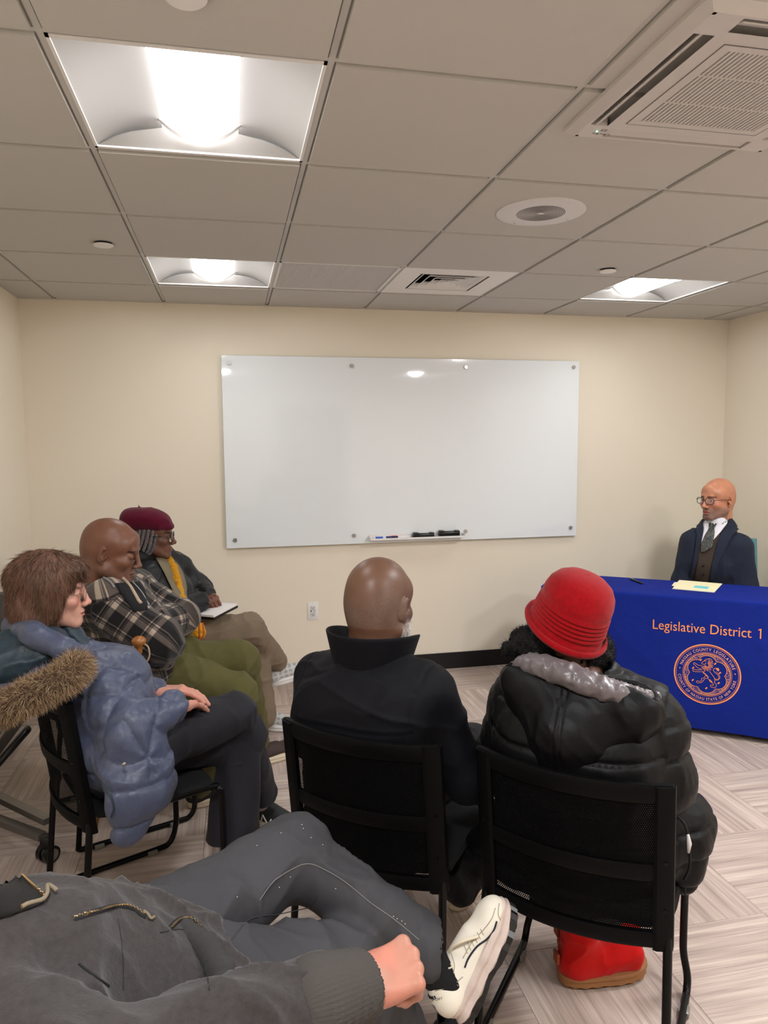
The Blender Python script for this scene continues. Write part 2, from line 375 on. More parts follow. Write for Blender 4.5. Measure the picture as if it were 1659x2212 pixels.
lab.box((-hx+.075, hy-.075, Z-.0008), (-hx+.09, hy-.0735, Z-.0002)).box((-hx+.075, hy-.066, Z-.0008), (-hx+.09, hy-.0645, Z-.0002)).box((-hx+.075, hy-.075, Z-.0008), (-hx+.0765, hy-.0645, Z-.0002)).box((-hx+.0885, hy-.075, Z-.0008), (-hx+.09, hy-.0645, Z-.0002))
lab.build('printed_marks', mat('ac_print', (120, 112, 110), rough=.7), r)
MB().cyl((-hx+.066, hy-.062, Z-.001), .0022, .002, n=10).build('indicator_lamp', mat('green_led', (120, 255, 190), emit=((120, 255, 190), 1.5)), r)
# ---- glass whiteboard on standoffs
r = empty('glass_whiteboard', (1.5175, YB, .885), 0, 'large frameless white glass board on the back wall', 'whiteboard')
M_glassb = mat('white_glass', (232, 237, 240), rough=.04, spec=.5); M_edge = mat('glass_edge_green', (176, 196, 190), rough=.1); M_steel = mat('brushed_steel', (176, 174, 172), rough=.3, metal=.9)
def wc(o): return world_child(o, r)
YG = YB-.030; a_ = atY(476.5, 768, YG); b_ = atY(1254, 780, YG); c_ = atY(1242.5, 1157, YG); d_ = atY(491, 1185, YG)
bx0, bx1, bz0, bz1 = (a_[0]+d_[0])/2, (b_[0]+c_[0])/2, (c_[2]+d_[2])/2, (a_[2]+b_[2])/2
wc(MB().box((bx0, YG, bz0), (bx1, YG+.006, bz1), bev=.0012).build('glass_panel', M_glassb))
wc(MB().box((bx0-.0008, YG+.0015, bz0-.0008), (bx1+.0008, YG+.0045, bz1+.0008)).build('polished_edge', M_edge))
for u, v in ((495, 784), (760, 790), (1007, 793), (1240, 793), (508, 1167), (765, 1157), (1006, 1148), (1233, 1140)):
    p = atY(u, v, YG-.006); o = MB(); o.cyl((p[0], YG-.003, p[2]), .0125, .007, 1, 24); o.cyl((p[0], (YG+.006+YB)/2, p[2]), .009, YB-YG-.006, 1, 16)
    wc(o.build('standoff', M_steel, smooth='auto'))
# ---- marker tray
pl, pr = atY(800, 1166, YG-.05), atY(1003, 1160, YG-.05)
tz = (pl[2]+pr[2])/2; tx0, tx1 = pl[0], pr[0]
r = empty('marker_tray', ((tx0+tx1)/2, YG-.0015, tz), 0, 'white metal marker tray under the glass board', 'tray'); hw = (tx1-tx0)/2
MB().box((-hw, -.062, -.002), (hw, 0, .002)).box((-hw, -.064, -.002), (hw, -.061, .010)).box((-hw, -.0025, 0), (hw, 0, .03)).build('shelf', M_white, r, fix=False)
for s in (-1, 1): MB().box((s*hw-.0015, -.062, -.002), (s*hw+.0015, 0, .02)).build('end_cap', M_white, r)
def marker(x, dy, capc, label, rz=0.0, flip=1, length=.125):
    m_ = empty('marker', (x, YG-.03+dy, tz+.0105), rz, label, 'marker')
    MB().lathe([(0, -.045), (.0078, -.045), (.0082, -.03), (.0082, .045), (0, .045)], 16, M=Matrix.Rotation(math.pi/2, 4, 'Y')).build('barrel', M_white, m_, True)
    MB().lathe([(0, 0), (.009, 0), (.009, .036), (.006, .040), (0, .040)], 16, M=Matrix.Translation((flip*.04, 0, 0)) @ Matrix.Rotation(flip*math.pi/2, 4, 'Y')).build('cap', mat('cap_'+label.split()[0], capc, rough=.35), m_, 'auto')
    return m_
mk = marker(tx0+.065, -.008, (22, 40, 110), 'blue capped marker lying leftmost in the tray')
MB().lathe([(.0084, -.03), (.0084, .02)], 16, M=Matrix.Rotation(math.pi/2, 4, 'Y')).build('blue_label', mat('marker_label', (40, 92, 190), rough=.4), mk, True)
marker(tx0+.105, .014, (216, 54, 92), 'pink capped marker behind the blue capped one', 0, 1)
marker(tx0+.225, -.006, (34, 34, 66), 'dark capped white marker right of the pink cap', 0, -1)
marker(tx0+.25, .012, (90, 90, 94), 'grey capped marker behind the dark capped one', 0, 1)
M_blk = mat('black_plastic', (13, 13, 14), rough=.35, spec=.5); M_felt = mat('black_felt', (18, 18, 19), rough=.95)
for k, (xa, zz, lb) in enumerate(((.36, 0, 'black board eraser lying in the middle of the tray'), (.535, .014, 'black board eraser propped at the right end of the tray'))):
    e = empty('eraser', (tx0+xa, YG-.033, tz+.002+zz*0), 0, lb, 'eraser')
    MB().box((-.068, -.024, 0), (.068, .024, .013)).build('felt_pad', M_felt, e)
    MB().box((-.07, -.026, .013), (.07, .026, .024), bev=.004).build('backing', M_blk, e, 'auto')
    MB().box((-.07, -.02, .022), (-.035, .02, .036), bev=.004).box((.04, -.02, .022), (.07, .02, .034), bev=.004).box((-.03, -.014, .02), (.04, .014, .03), bev=.004).build('grip', M_blk, e, 'auto')
    if k: e.location.z += .008; MB().box((-.06, -.02, -.008), (.07, .024, 0)).build('felt_pad', M_felt, e)
# ---- power outlet
o1, o2 = atY(664.5, 1302, YB), atY(687, 1337, YB); ox, oz = (o1[0]+o2[0])/2, (o1[2]+o2[2])/2
r = empty('power_outlet', (ox, YB, oz), 0, 'white wall outlet with USB slots below the board', 'outlet')
MB().box((-.036, -.006, -.058), (.036, 0, .058), bev=.003).build('cover_plate', M_white, r, 'auto')
MB().box((-.0165, -.009, -.034), (.0165, -.004, .034), bev=.001).build('receptacle', mat('outlet_face', (214, 212, 210), rough=.4), r)
sl = MB()
for zc in (-.02, .022):
    sl.box((-.008, -.0095, zc-.004), (-.0055, -.0088, zc+.005)).box((.0055, -.0095, zc-.004), (.008, -.0088, zc+.005)).cyl((0, -.0093, zc-.009), .0028, .001, 1, 12)
sl.box((-.014, -.0095, -.004), (-.009, -.0088, .008)).box((.010, -.0095, -.004), (.0125, -.0088, .008))
sl.build('socket_slots', M_dark, r)
for zc in (-.05, .05): MB().cyl((0, -.0065, zc), .003, .001, 1, 10).build('screw', M_egg, r)
# ---- door in the wall behind the camera (it shows faintly in the glass)
r = MB().box((1.05, YN, 0), (1.97, YN+.045, 2.06), bev=.004).build('door_1', mat('door_brown', (120, 96, 80), rough=.5), kind='structure')
MB().cyl((1.15, YN+.06, 1.0), .012, .05, 1, 12).cyl((1.19, YN+.085, 1.0), .009, .11, 0, 12).build('door_handle', M_steel, r)
# ================================================================ furniture
M_chair = mat('black_chair_plastic', (5, 5, 6), rough=.5, spec=.10, bump=(900, .1, .0004))
M_tube = mat('black_powdercoat', (4, 4, 5), rough=.35, spec=.22)
def mesh_mat():
    t = NT('black_mesh_fabric'); b = t.b; b.inputs['Base Color'].default_value = lin((4, 4, 5))+(1,); b.inputs['Roughness'].default_value = .8; b.inputs['Specular IOR Level'].default_value = .08
    tc = t.add('ShaderNodeTexCoord'); mp = t.add('ShaderNodeMapping'); mp.inputs['Scale'].default_value = (210, 1, 210); t.link(tc, 'Object', mp, 0)
    sx = t.add('ShaderNodeSeparateXYZ'); t.link(mp, 0, sx, 0)
    def m(op, a, b_=None, c=None):
        n = t.add('ShaderNodeMath', operation=op)
        for i, q in enumerate((a, b_, c)):
            if q is None: continue
            if isinstance(q, tuple): t.t.links.new(q[0].outputs[q[1]], n.inputs[i])
            else: n.inputs[i].default_value = q
        return (n, 0)
    row = m('FLOOR', (sx, 2)); odd = m('MULTIPLY', m('MODULO', row, 2.0), .5)
    fx = m('SUBTRACT', m('FRACT', m('ADD', (sx, 0), odd)), .5); fz = m('SUBTRACT', m('FRACT', (sx, 2)), .5)
    d = m('SQRT', m('ADD', m('MULTIPLY', fx, fx), m('MULTIPLY', fz, fz)))
    hole = m('LESS_THAN', d, .27)
    tr = t.add('ShaderNodeBsdfTransparent'); mx = t.add('ShaderNodeMixShader'); t.t.links.new(hole[0].outputs[0], mx.inputs[0]); t.link(b, 0, mx, 1); t.link(tr, 0, mx, 2); t.link(mx, 0, t.out, 0)
    return t.m
M_mesh = mesh_mat()
HB = .792
def backy(x, z): return -.198-.052*(1-(x/.225)**2)-.13*(z-.42)
def back_bar(xa, za, xb, zb, wid, th, n=16, axis='x'):
    """a bar of the back shell from (xa,za) to (xb,zb); wid across, th front-to-back"""
    mb = MB(); rings = []
    for i in range(n+1):
        t = i/n; x = xa+(xb-xa)*t; z = za+(zb-za)*t
        dx, dz = (0, wid/2) if axis == 'x' else (wid/2, 0)
        q = []
        for (sx_, sy_) in ((-1, -.6), (-.6, -1), (.6, -1), (1, -.6), (1, .6), (.6, 1), (-.6, 1), (-1, .6)):
            xx, zz = x+dx*sx_, z+dz*sx_; q.append((xx, backy(max(-.225, min(.225, xx)), zz)+sy_*th/2, zz))
        rings.append(q)
    v = [p for q in rings for p in q]; f = []
    for i in range(n):
        for k in range(8): f.append((i*8+k, i*8+(k+1) % 8, (i+1)*8+(k+1) % 8, (i+1)*8+k))
    f.append(tuple(range(8))[::-1]); f.append(tuple(n*8+k for k in range(8))); mb.raw(v, f); return mb
def make_chair(label):
    r = empty('mesh_back_chair', (0, 0, 0), 0, label, 'chair', 'black mesh back sled base chairs')
    back_bar(-.222, HB-.008, .222, HB-.008, .045, .020).build('top_rail', M_chair, r, 'auto')
    back_bar(-.222, .59, .222, .59, .042, .016).build('middle_rail', M_chair, r, 'auto')
    back_bar(-.222, .418, .222, .418, .040, .018).build('bottom_rail', M_chair, r, 'auto')
    for s in (-1, 1):
        back_bar(s*.207, .395, s*.207, HB+.012, .042, .028, 12, 'z').build('side_upright', M_chair, r, 'auto')
        path = smooth_path([(s*.215, -.205, .44), (s*.218, -.212, .36), (s*.224, -.240, .05), (s*.226, -.242, .018), (s*.227, -.215, .0125)], 5)+smooth_path([(s*.228, -.1, .0125), (s*.230, .14, .0125), (s*.231, .185, .018), (s*.230, .207, .05), (s*.218, .214, .11), (s*.216, .214, .17), (s*.216, .214, .37), (s*.214, .205, .405), (s*.20, .17, .415), (s*.2, -.12, .41)], 5)
        MB().tube(path, .0105, 10).build('sled_leg', M_tube, r, True)
        for yy in (-.17, .12): MB().box((s*.229-.012, yy-.018, .001), (s*.229+.016, yy+.018, .018), bev=.003).build('floor_glide', mat('glide_clear', (120, 118, 112), rough=.3) if 'glide_clear' not in bpy.data.materials else bpy.data.materials['glide_clear'], r, 'auto')
        for zz in (.50, .62): MB().cyl((s*.211, backy(.211, zz)-.0145, zz), .0045, .003, 1, 10).build('bolt', M_tube, r)
    for (za, zb) in ((.438, .570), (.610, HB-.03)):
        MB().grid(lambda u, v: ((u-.5)*2*.190, backy((u-.5)*2*.190, za+(zb-za)*v), za+(zb-za)*v), 16, 3).build('mesh_panel', M_mesh, r, True)
    st = MB(); n = 40; prof = [(0, .455), (.6, .452), (.9, .452), (.97, .446), (1.0, .434), (.98, .424), (.9, .420), (0, .420)]
    vv = []
    for i in range(n):
        a = 2*math.pi*i/n; c, s_ = math.cos(a), math.sin(a); d = (abs(c)**6+abs(s_)**6)**(-1/6)
        for rr, z in prof:
            y = s_*d*rr*.205+.005; vv.append((c*d*rr*.225, y, z-.022*max(0, (y-.12)/.09)**2))
    ff = []
    m_ = len(prof)
    for i in range(n):
        for j in range(m_-1): ff.append((i*m_+j, ((i+1) % n)*m_+j, ((i+1) % n)*m_+j+1, i*m_+j+1))
    st.raw(vv, ff); st.build('seat', mat('black_seat_fabric', (6, 6, 7), rough=.9, bump=(1200, .4, .0006)), r, 'auto')
    return r
CHAIRS = [((1.268, -.028), math.radians(-40), 'black mesh chair holding the person in the red hat'),
          ((.816, .282), math.radians(-37), 'black mesh chair of the person in the plain black jacket'),
          ((.020, .775), math.radians(-65), 'black mesh chair of the person in the blue puffer coat'),
          ((-.10, 1.40), math.radians(-68), 'black mesh chair under the person in the plaid jacket'),
          ((-.13, 2.04), math.radians(-72), 'black mesh chair under the person in the burgundy beret'),
          ((.075, -.62), math.radians(-45), 'black mesh chair under the person in the charcoal hoodie')]
ch0 = None
for (x, y), rz, lb in CHAIRS:
    c = ch0 = make_chair(lb) if ch0 is None else None or ch0
    if lb != CHAIRS[0][2]: c = copy_tree(ch0)
    c.location = (x, y, 0); c.rotation_euler = (0, 0, rz); c['label'] = lb
# teal chair of the speaker
sc = empty('teal_chair', (3.235, 2.10, 0), math.radians(144-180+0), 'pale teal backed chair behind the person in the suit', 'chair')
M_teal = mat('teal_shell', (96, 146, 152), rough=.45)
# ---- table with printed cloth
TA = math.radians(-35.98); TP = np.array([2.3805, 1.8279]); TD = np.array([math.cos(TA), math.sin(TA)]); TN = np.array([-TD[1], TD[0]])
TZ = .73; S0, S1 = -.39, 1.34; TW = .437
tb = empty('folding_table', (*(TP+TD*.475+TN*TW/2), 0), TA, 'long narrow table hidden under the blue cloth', 'table')
hl = (S1-S0)/2
MB().box((-hl+.01, -TW/2+.01, TZ-.03), (hl-.01, TW/2-.01, TZ-.004), bev=.004).build('tabletop', mat('table_grey', (150, 148, 144), rough=.5), tb)
for s in (-1, 1):
    for k in (-1, 1): MB().tube([(s*(hl-.15), k*(TW/2-.06), .0), (s*(hl-.15), k*(TW/2-.06), TZ-.03)], .014, 12).build('leg', M_tube, tb, True)
    MB().tube([(s*(hl-.15), -TW/2+.06, .12), (s*(hl-.15), TW/2-.06, .12)], .010, 10).build('brace', M_tube, tb, True)
def hsh(i, j, k=0):
    x = math.sin(i*127.1+j*311.7+k*74.7)*43758.5453; return x-math.floor(x)
def vn(x, y, k=0):
    i, j = math.floor(x), math.floor(y); a, b = x-i, y-j; a = a*a*(3-2*a); b = b*b*(3-2*b)
    return (hsh(i, j, k)*(1-a)+hsh(i+1, j, k)*a)*(1-b)+(hsh(i, j+1, k)*(1-a)+hsh(i+1, j+1, k)*a)*b
def ridge(x, y, k=0): return (1-abs(vn(x, y, k)*2-1))**4
tc_ = empty('tablecloth', (*(TP+TD*.475+TN*TW/2), 0), TA, 'royal blue printed cloth draped over the table', 'tablecloth')
M_cloth = mat('blue_polyester', (22, 40, 130), rough=.8, spec=.08, noise=(3.0, .3, (19, 36, 120)), bump=(7.0, .5, .02))
hy_ = TW/2+.004
def wr(x, z): return .0035*ridge(x*3.1+z*1.3, z*5.0+x*1.6, 1)+.003*ridge(x*1.7-z*2.6, z*2.2+x*.4, 2)+.0035*math.sin(x*3.3+.6)*(1-z/TZ)
# front panel, two ends and the top as one sewn cover with soft edges
prof = []
def cover(u, v):
    # u runs over x; v runs from front hem, up, over the top, down the back
    x = (u-.5)*2*(hl+.002)
    Lh, Lt = TZ-.03, TW+.008; tot = 2*Lh+Lt; d = v*tot
    if d < Lh:
        z = .026+d*(TZ-.026)/Lh; hem = (1-min(1, z/.5)); z2 = z+(.012*math.sin(x*3.1+1.0)-.004)*hem*(1 if z < .45 else 0)
        return (x, -hy_-wr(x, z)-.010*hem*math.sin(x*2.4), max(z2, .006))
    if d < Lh+Lt: return (x, -hy_+(d-Lh), TZ+.0008*vn(x*8, d*8))
    z = TZ-(d-Lh-Lt)*(TZ-.026)/Lh; return (x, hy_+wr(x+3, z), max(z, .01))
cv = MB().grid(cover, 120, 130)
for s in (-1, 1):
    cv.grid(lambda u, v: (s*(hl+.002+.008*math.sin(u*9+v)*(1-v)), -hy_+2*hy_*u, .02+(TZ-.02)*v), 24, 30)
cvo = cv.build('cover', M_cloth, tc_, True)
# printing on the cloth
M_print = mat('orange_print', (236, 148, 92), rough=.6, spec=.2); M_print2 = mat('pale_orange_print', (240, 180, 150), rough=.6, spec=.2)
YF = -hy_
def px(s_): return s_-.475
def surf(x, z, off=.0012): return -hy_-wr(x, z)-.010*(1-min(1, z/.5))*math.sin(x*2.4)-off
def text_mesh(s, size):
    c = bpy.data.curves.new('txt', 'FONT'); c.body = s; c.size = size; c.resolution_u = 3
    o = bpy.data.objects.new('txt', c); COL.objects.link(o)
    dg = bpy.context.evaluated_depsgraph_get(); me = bpy.data.meshes.new_from_object(o.evaluated_get(dg))
    v = np.array([q.co[:] for q in me.vertices]).reshape(-1, 3); f = [tuple(p.vertices) for p in me.polygons]
    bpy.data.objects.remove(o); bpy.data.curves.remove(c); bpy.data.meshes.remove(me); return v, f
def subdivide_flat(mb, maxlen=.02):
    return mb
def place2d(mb, v2, f, off=.0012):   # v2: (x,z) on the front of the cloth
    mb.raw([(a, surf(a, b, off), b) for a, b in v2], f)
v, f = text_mesh('Legislative District', .0735)
wd = v[:, 0].max()-v[:, 0].min(); sx_ = .470/wd; L_ = MB()
place2d(L_, [((p[0]-v[:, 0].min())*sx_+px(.205), p[1]*1.0+.545) for p in v], f, .0016)
place2d(L_, [(px(.705)+a, .545+b) for a, b in ((.0075, 0), (.0135, 0), (.0135, .051), (.0085, .051), (-.001, .046), (.0005, .041), (.0075, .0445))], [(0, 1, 2, 3, 6), (3, 4, 5, 6)], .0016)
L_.build('lettering', M_print, tc_, fix=False, kind='stuff')
SCX, SCZ = px(.476), .330; seal = MB(); seal2 = MB()
def ring(mb, r0, r1, n=72, off=.0015, fn=None):
    vs = []; fs = []
    for i in range(n):
        a = 2*math.pi*i/n; k = fn(a) if fn else 1
        for rr in (r0, r1): vs.append((SCX+rr*k*math.cos(a), SCZ+rr*k*math.sin(a)))
    for i in range(n): j = (i+1) % n; fs.append((2*i, 2*i+1, 2*j+1, 2*j))
    place2d(mb, vs, fs, off)
ring(seal, .1535, .1605); ring(seal, .1475, .1492); ring(seal, .1165, .1180); ring(seal, .1085, .1125)
def lobe(a): return 1-.20*abs(math.cos(3*a+math.pi/2*0))**0.8*0+.0-.17*(1-abs(math.sin(3*a)))**1.2
ring(seal, .0985, .1025, 144, .0016, lobe)
rnd = random.Random(3); st = MB()
for _ in range(1100):
    a = rnd.uniform(0, 2*math.pi); k = lobe(a); r_ = rnd.uniform(.1025*k+.003, .107); 
    if r_ < .1025*k+.002: continue
    x, z = SCX+r_*math.cos(a), SCZ+r_*math.sin(a); q = .0010
    place2d(st, [(x-q, z), (x, z-q), (x+q, z), (x, z+q)], [(0, 1, 2, 3)], .0014)
st.build('seal_stipple', M_print2, tc_, fix=False, kind='stuff')
def arc_text(s, rad, a_mid, size, bottom=False, span=150.0):
    gl = []; tot = 0
    for c in s:
        if c == ' ': gl.append((None, None, size*.42)); tot += size*.42; continue
        v, f = text_mesh(c, size); w_ = v[:, 0].max()+size*.13; gl.append((v, f, w_)); tot += w_
    spread = math.radians(span)*rad/tot; tot *= spread; x = -tot/2; gl = [(v_*[spread, 1, 1] if v_ is not None else None, f_, w_) for v_, f_, w_ in gl]
    for v, f, w_ in gl:
        c = x+w_*spread/2
        if v is not None:
            if not bottom: a = a_mid-c/rad; ex = (math.sin(a), -math.cos(a)); ey = (math.cos(a), math.sin(a)); r0 = rad
            else: a = a_mid+c/rad; ex = (-math.sin(a), math.cos(a)); ey = (-math.cos(a), -math.sin(a)); r0 = rad
            o_ = (SCX+r0*math.cos(a), SCZ+r0*math.sin(a))
            place2d(seal2, [(o_[0]+(p[0]-w_*spread/2)*ex[0]+(p[1]-size*.36)*ey[0], o_[1]+(p[0]-w_*spread/2)*ex[1]+(p[1]-size*.36)*ey[1]) for p in v], f, .0016)
        x += w_*spread
arc_text('NASSAU COUNTY LEGISLATURE', .1325, math.radians(90), .0215, False, 146)
arc_text('COUNTY OF NASSAU STATE OF NEW YORK', .1325, math.radians(-90), .0205, True, 168)
for a in (math.radians(172), math.radians(8)):
    ring_ = [(SCX+.1325*math.cos(a)+.003*math.cos(t), SCZ+.1325*math.sin(a)+.003*math.sin(t)) for t in np.linspace(0, 2*math.pi, 10)[:-1]]
    place2d(seal2, ring_, [tuple(range(9))], .0016)
seal.build('seal_rings', M_print, tc_, fix=False); seal2.build('seal_lettering', M_print2, tc_, fix=False)
# rampant lion of the seal, drawn in strokes (coordinates in a 400-unit square, y down)
def L2(x, y): return (SCX+(x-868)/435*.158, SCZ-((y-930)-.13*(x-868))/395*.158)
lion = MB()
def stroke(pts, w=.0022, closed=False):
    P = [np.array(L2(*p)) for p in pts]; P = smooth_path([(p[0], 0, p[1]) for p in P], 4); P = [np.array((p[0], p[2])) for p in P]
    vs = []; fs = []
    for i, p in enumerate(P):
        t = P[min(i+1, len(P)-1)]-P[max(i-1, 0)]; t = t/(np.linalg.norm(t)+1e-9); n = np.array((-t[1], t[0]))*w/2; vs += [tuple(p-n), tuple(p+n)]
    for i in range(len(P)-1): fs.append((2*i, 2*i+1, 2*i+3, 2*i+2))
    place2d(lion, vs, fs, .0018)
def blob(pts): place2d(lion, [L2(*p) for p in pts], [tuple(range(len(pts)))], .0018)
stroke([(870,722),(840,735),(812,760),(795,772),(800,790),(825,795),(845,790),(850,770)]); stroke([(870,722),(905,722),(925,742),(935,775)])
stroke([(828,752),(845,748),(856,755)]); 
rgl = random.Random(5)
for ring_i, (r0_, r1_) in enumerate(((18, 44), (38, 64), (56, 82))):   # mane: tufts fanning out round the neck
    for k in range(11+3*ring_i):
        a_ = math.radians(-75+k*(235/(10+3*ring_i))+rgl.uniform(-4, 4)); c_, q_ = math.cos(a_), math.sin(a_); cx_, cy_ = 868, 808
        stroke([(cx_+c_*r0_, cy_+q_*r0_), (cx_+c_*(r0_+r1_)/2-q_*5, cy_+q_*(r0_+r1_)/2+c_*5), (cx_+c_*r1_, cy_+q_*r1_)], .0026-.0004*ring_i)
stroke([(800,815),(750,805),(715,780),(690,772),(688,792),(705,800),(740,838),(790,862)]); stroke([(800,868),(740,870),(690,862),(682,882),(720,892),(790,895),(840,890)])
stroke([(820,900),(850,940),(830,975),(800,985),(800,1010),(780,1025),(745,1015),(733,1028),(750,1042),(800,1038),(830,1005),(845,985),(890,985)])
stroke([(900,890),(930,930),(960,970),(975,1010),(970,1040),(990,1060),(995,1090),(975,1108),(930,1100),(918,1080),(935,1072),(955,1080),(950,1050),(915,1030),(890,990)])
stroke([(815,905),(850,930),(890,975)], .005); stroke([(965,985),(1005,1000),(1025,975),(1010,940),(970,905),(950,875),(965,850),(990,850),(1000,870)], .0024); stroke([(980,1005),(1010,1010),(1038,975),(1020,930),(985,895)], .0018)
blob([(985,848),(1010,845),(1028,870),(1015,895),(1000,880),(985,870)]); stroke([(905,1000),(940,1040)], .005)
for (x, y) in ((780,735),(970,790),(684,840),(1036,912),(684,1005),(1024,1048),(866,1115)):
    blob([(x-18,y+4),(x+4,y-16),(x+18,y-4),(x-4,y+16)])
lion.build('seal_lion', M_print, tc_, fix=False)
# ---- things on the table
def onT(u, v): return atZ(u, v, TZ+.003)
f0, f1, f2, f3 = onT(1452, 1272), onT(1466, 1254), onT(1560, 1262), onT(1543, 1280)
fo = empty('manila_folder', tuple((f0+f2)/2-np.array([0, 0, .001])), 0, 'cream manila folder lying on the blue table', 'folder')
M_manila = mat('manila', (236, 226, 186), rough=.7)
def quadslab(q, z0, z1):
    q = [np.array(p) for p in q]; v = [(p[0], p[1], z0) for p in q]+[(p[0], p[1], z1) for p in q]; n = len(q)
    return v, [tuple(range(n))[::-1], tuple(range(n, 2*n))]+[(i, (i+1) % n, n+(i+1) % n, n+i) for i in range(n)]
ex = (f2-f1)/np.linalg.norm(f2-f1); tabq = [f0, f0+(f1-f0)*.3, f0+(f1-f0)*.35-ex*.015, f0+(f1-f0)*.75-ex*.015, f0+(f1-f0)*.8, f1, f2, f3]
v, f = quadslab(tabq, TZ+.0022, TZ+.0032); world_child(MB().raw(v, f).build('back_cover', M_manila), fo)
v, f = quadslab([f0+ex*.006, f1+ex*.006, f2, f3], TZ+.0033, TZ+.0058); world_child(MB().raw(v, f).build('papers', M_white), fo)
v, f = quadslab([f0+ex*.004, f1+ex*.004, f2+ex*.001, f3+ex*.001], TZ+.0059, TZ+.0068); world_child(MB().raw(v, f).build('front_cover', M_manila), fo)
s0, s1, s2, s3 = onT(1497, 1270.5), onT(1502, 1266.5), onT(1532, 1269), onT(1528, 1274)
v, f = quadslab([s0, s1, s2, s3], TZ+.0069, TZ+.0075); world_child(MB().raw(v, f).build('blue_label', mat('sticky_teal', (112, 200, 210), rough=.6)), fo)
p0, p1 = onT(1362, 1252), onT(1389, 1262); pe = empty('pen', tuple((p0+p1)/2), 0, 'black pen lying on the blue table left of the folder', 'pen')
dz = np.array([0, 0, .004])
world_child(MB().tube([p0+dz, p0+(p1-p0)*.92+dz, p1+dz], [.0052, .0052, .0018], 12).build('barrel', M_blk, smooth='auto'), pe)
world_child(MB().tube([p0+dz+(0, 0, .005), p0+(p1-p0)*.3+dz+(0, 0, .006)], .0014, 6).build('clip', M_steel), pe)
# teal chair: shell back, seat, four legs (speaker faces the room)
sc.location = (3.37, 2.27, 0); sc.rotation_euler = (0, 0, TA+math.pi)
MB().grid(lambda u, v: ((u-.5)*2*(.235-.02*v), -.22-.06*v+.03*((u-.5)*2)**2*0-.03*(1-((u-.5)*2)**2), .46+.44*v), 16, 10).build('backrest', M_teal, sc, True)
MB().grid(lambda u, v: ((u-.5)*2*(.235-.02*v), -.232-.06*v-.03*(1-((u-.5)*2)**2), .46+.44*v), 16, 10).build('backrest_rear', M_teal, sc, True)
MB().box((-.235, -.22, .43), (.235, .22, .46), bev=.012).build('seat', M_teal, sc, 'auto')
for s in (-1, 1):
    for k in (-1, 1): MB().tube([(s*.19, k*.17, .43), (s*.225, k*.22, 0)], .011, 10).build('leg', M_steel, sc, True)
# ---- flip top table on castors at the left
ft = empty('flip_top_table', (-.5, 1.25, 0), 0, 'folded grey metal table frame on castors behind the left chairs', 'table')
M_alu = mat('grey_metal', (128, 124, 120), rough=.35, metal=.7)
def wf(o): return world_child(o, ft)
rails = []
for k, (A, B) in enumerate(((atZ(0, 1722, .12), atZ(104, 1772, .12)), (atZ(0, 1772, .075), atZ(92, 1806, .075)))):
    d = (A-B); A2 = B+d*1.45
    if A2[0] < XL+.03: A2 = B+d*((XL+.03-B[0])/d[0])
    n = np.array([-d[1], d[0], 0]); n /= np.linalg.norm(n); q = []
    for P in (B, A2):
        q += [P+n*.018-(0, 0, .014), P-n*.018-(0, 0, .014), P-n*.018+(0, 0, .010), P+n*.018+(0, 0, .010)]
    wf(MB().raw(q, [(0,1,2,3),(7,6,5,4),(0,4,5,1),(1,5,6,2),(2,6,7,3),(3,7,4,0)]).build('base_rail', M_alu))
cA = atZ(100, 1828, .055)
# swivel castor with twin wheels
def castor(c, name='castor'):
    o = wf(MB().box((c[0]-.018, c[1]-.022, .055), (c[0]+.020, c[1]+.022, .098), bev=.006).build(name, M_blk, smooth='auto'))
    dw = np.array([.75, -.66, 0])
    for s in (-1, 1):
        p = c+dw*s*.018+np.array([.006, -.006, 0]); p[2] = .032; a_, b_ = p-dw*.011, p+dw*.011
        world_child(MB().tube([a_, b_], .032, 24).build('wheel', M_blk, smooth='auto'), ft)
        world_child(MB().tube([a_-dw*.0015, b_+dw*.0015], .022, 20).build('hub_disc', mat('hub_grey', (120, 112, 112), rough=.5) if 'hub_grey' not in bpy.data.materials else bpy.data.materials['hub_grey'], smooth='auto'), ft)
castor(cA); castor(np.array([-.72, 1.52, .05]))
ua, ub = atY(40, 1545, 1.22), atY(-60, 1668, 1.22)
up = (ua-ub)/np.linalg.norm(ua-ub)
q0 = atY(38, 1548, 1.25); q1 = atY(0, 1592, 1.25); dd = q1-q0; q1 = q0+dd*3.2
wf(MB().tube([q0, q1], .013, 8).build('upright', M_alu, smooth=True))
q0 = atY(60, 1575, 1.27); q1 = q0+dd*4.2
wf(MB().tube([q0, q1], .030, 8, flat=.5).build('table_leaf_edge', M_blk, smooth=True))
wf(MB().box((-.80, 1.17, .55), (-.42, 1.22, 1.0), bev=.004).build('tabletop', mat('table_laminate', (60, 58, 58), rough=.5)))
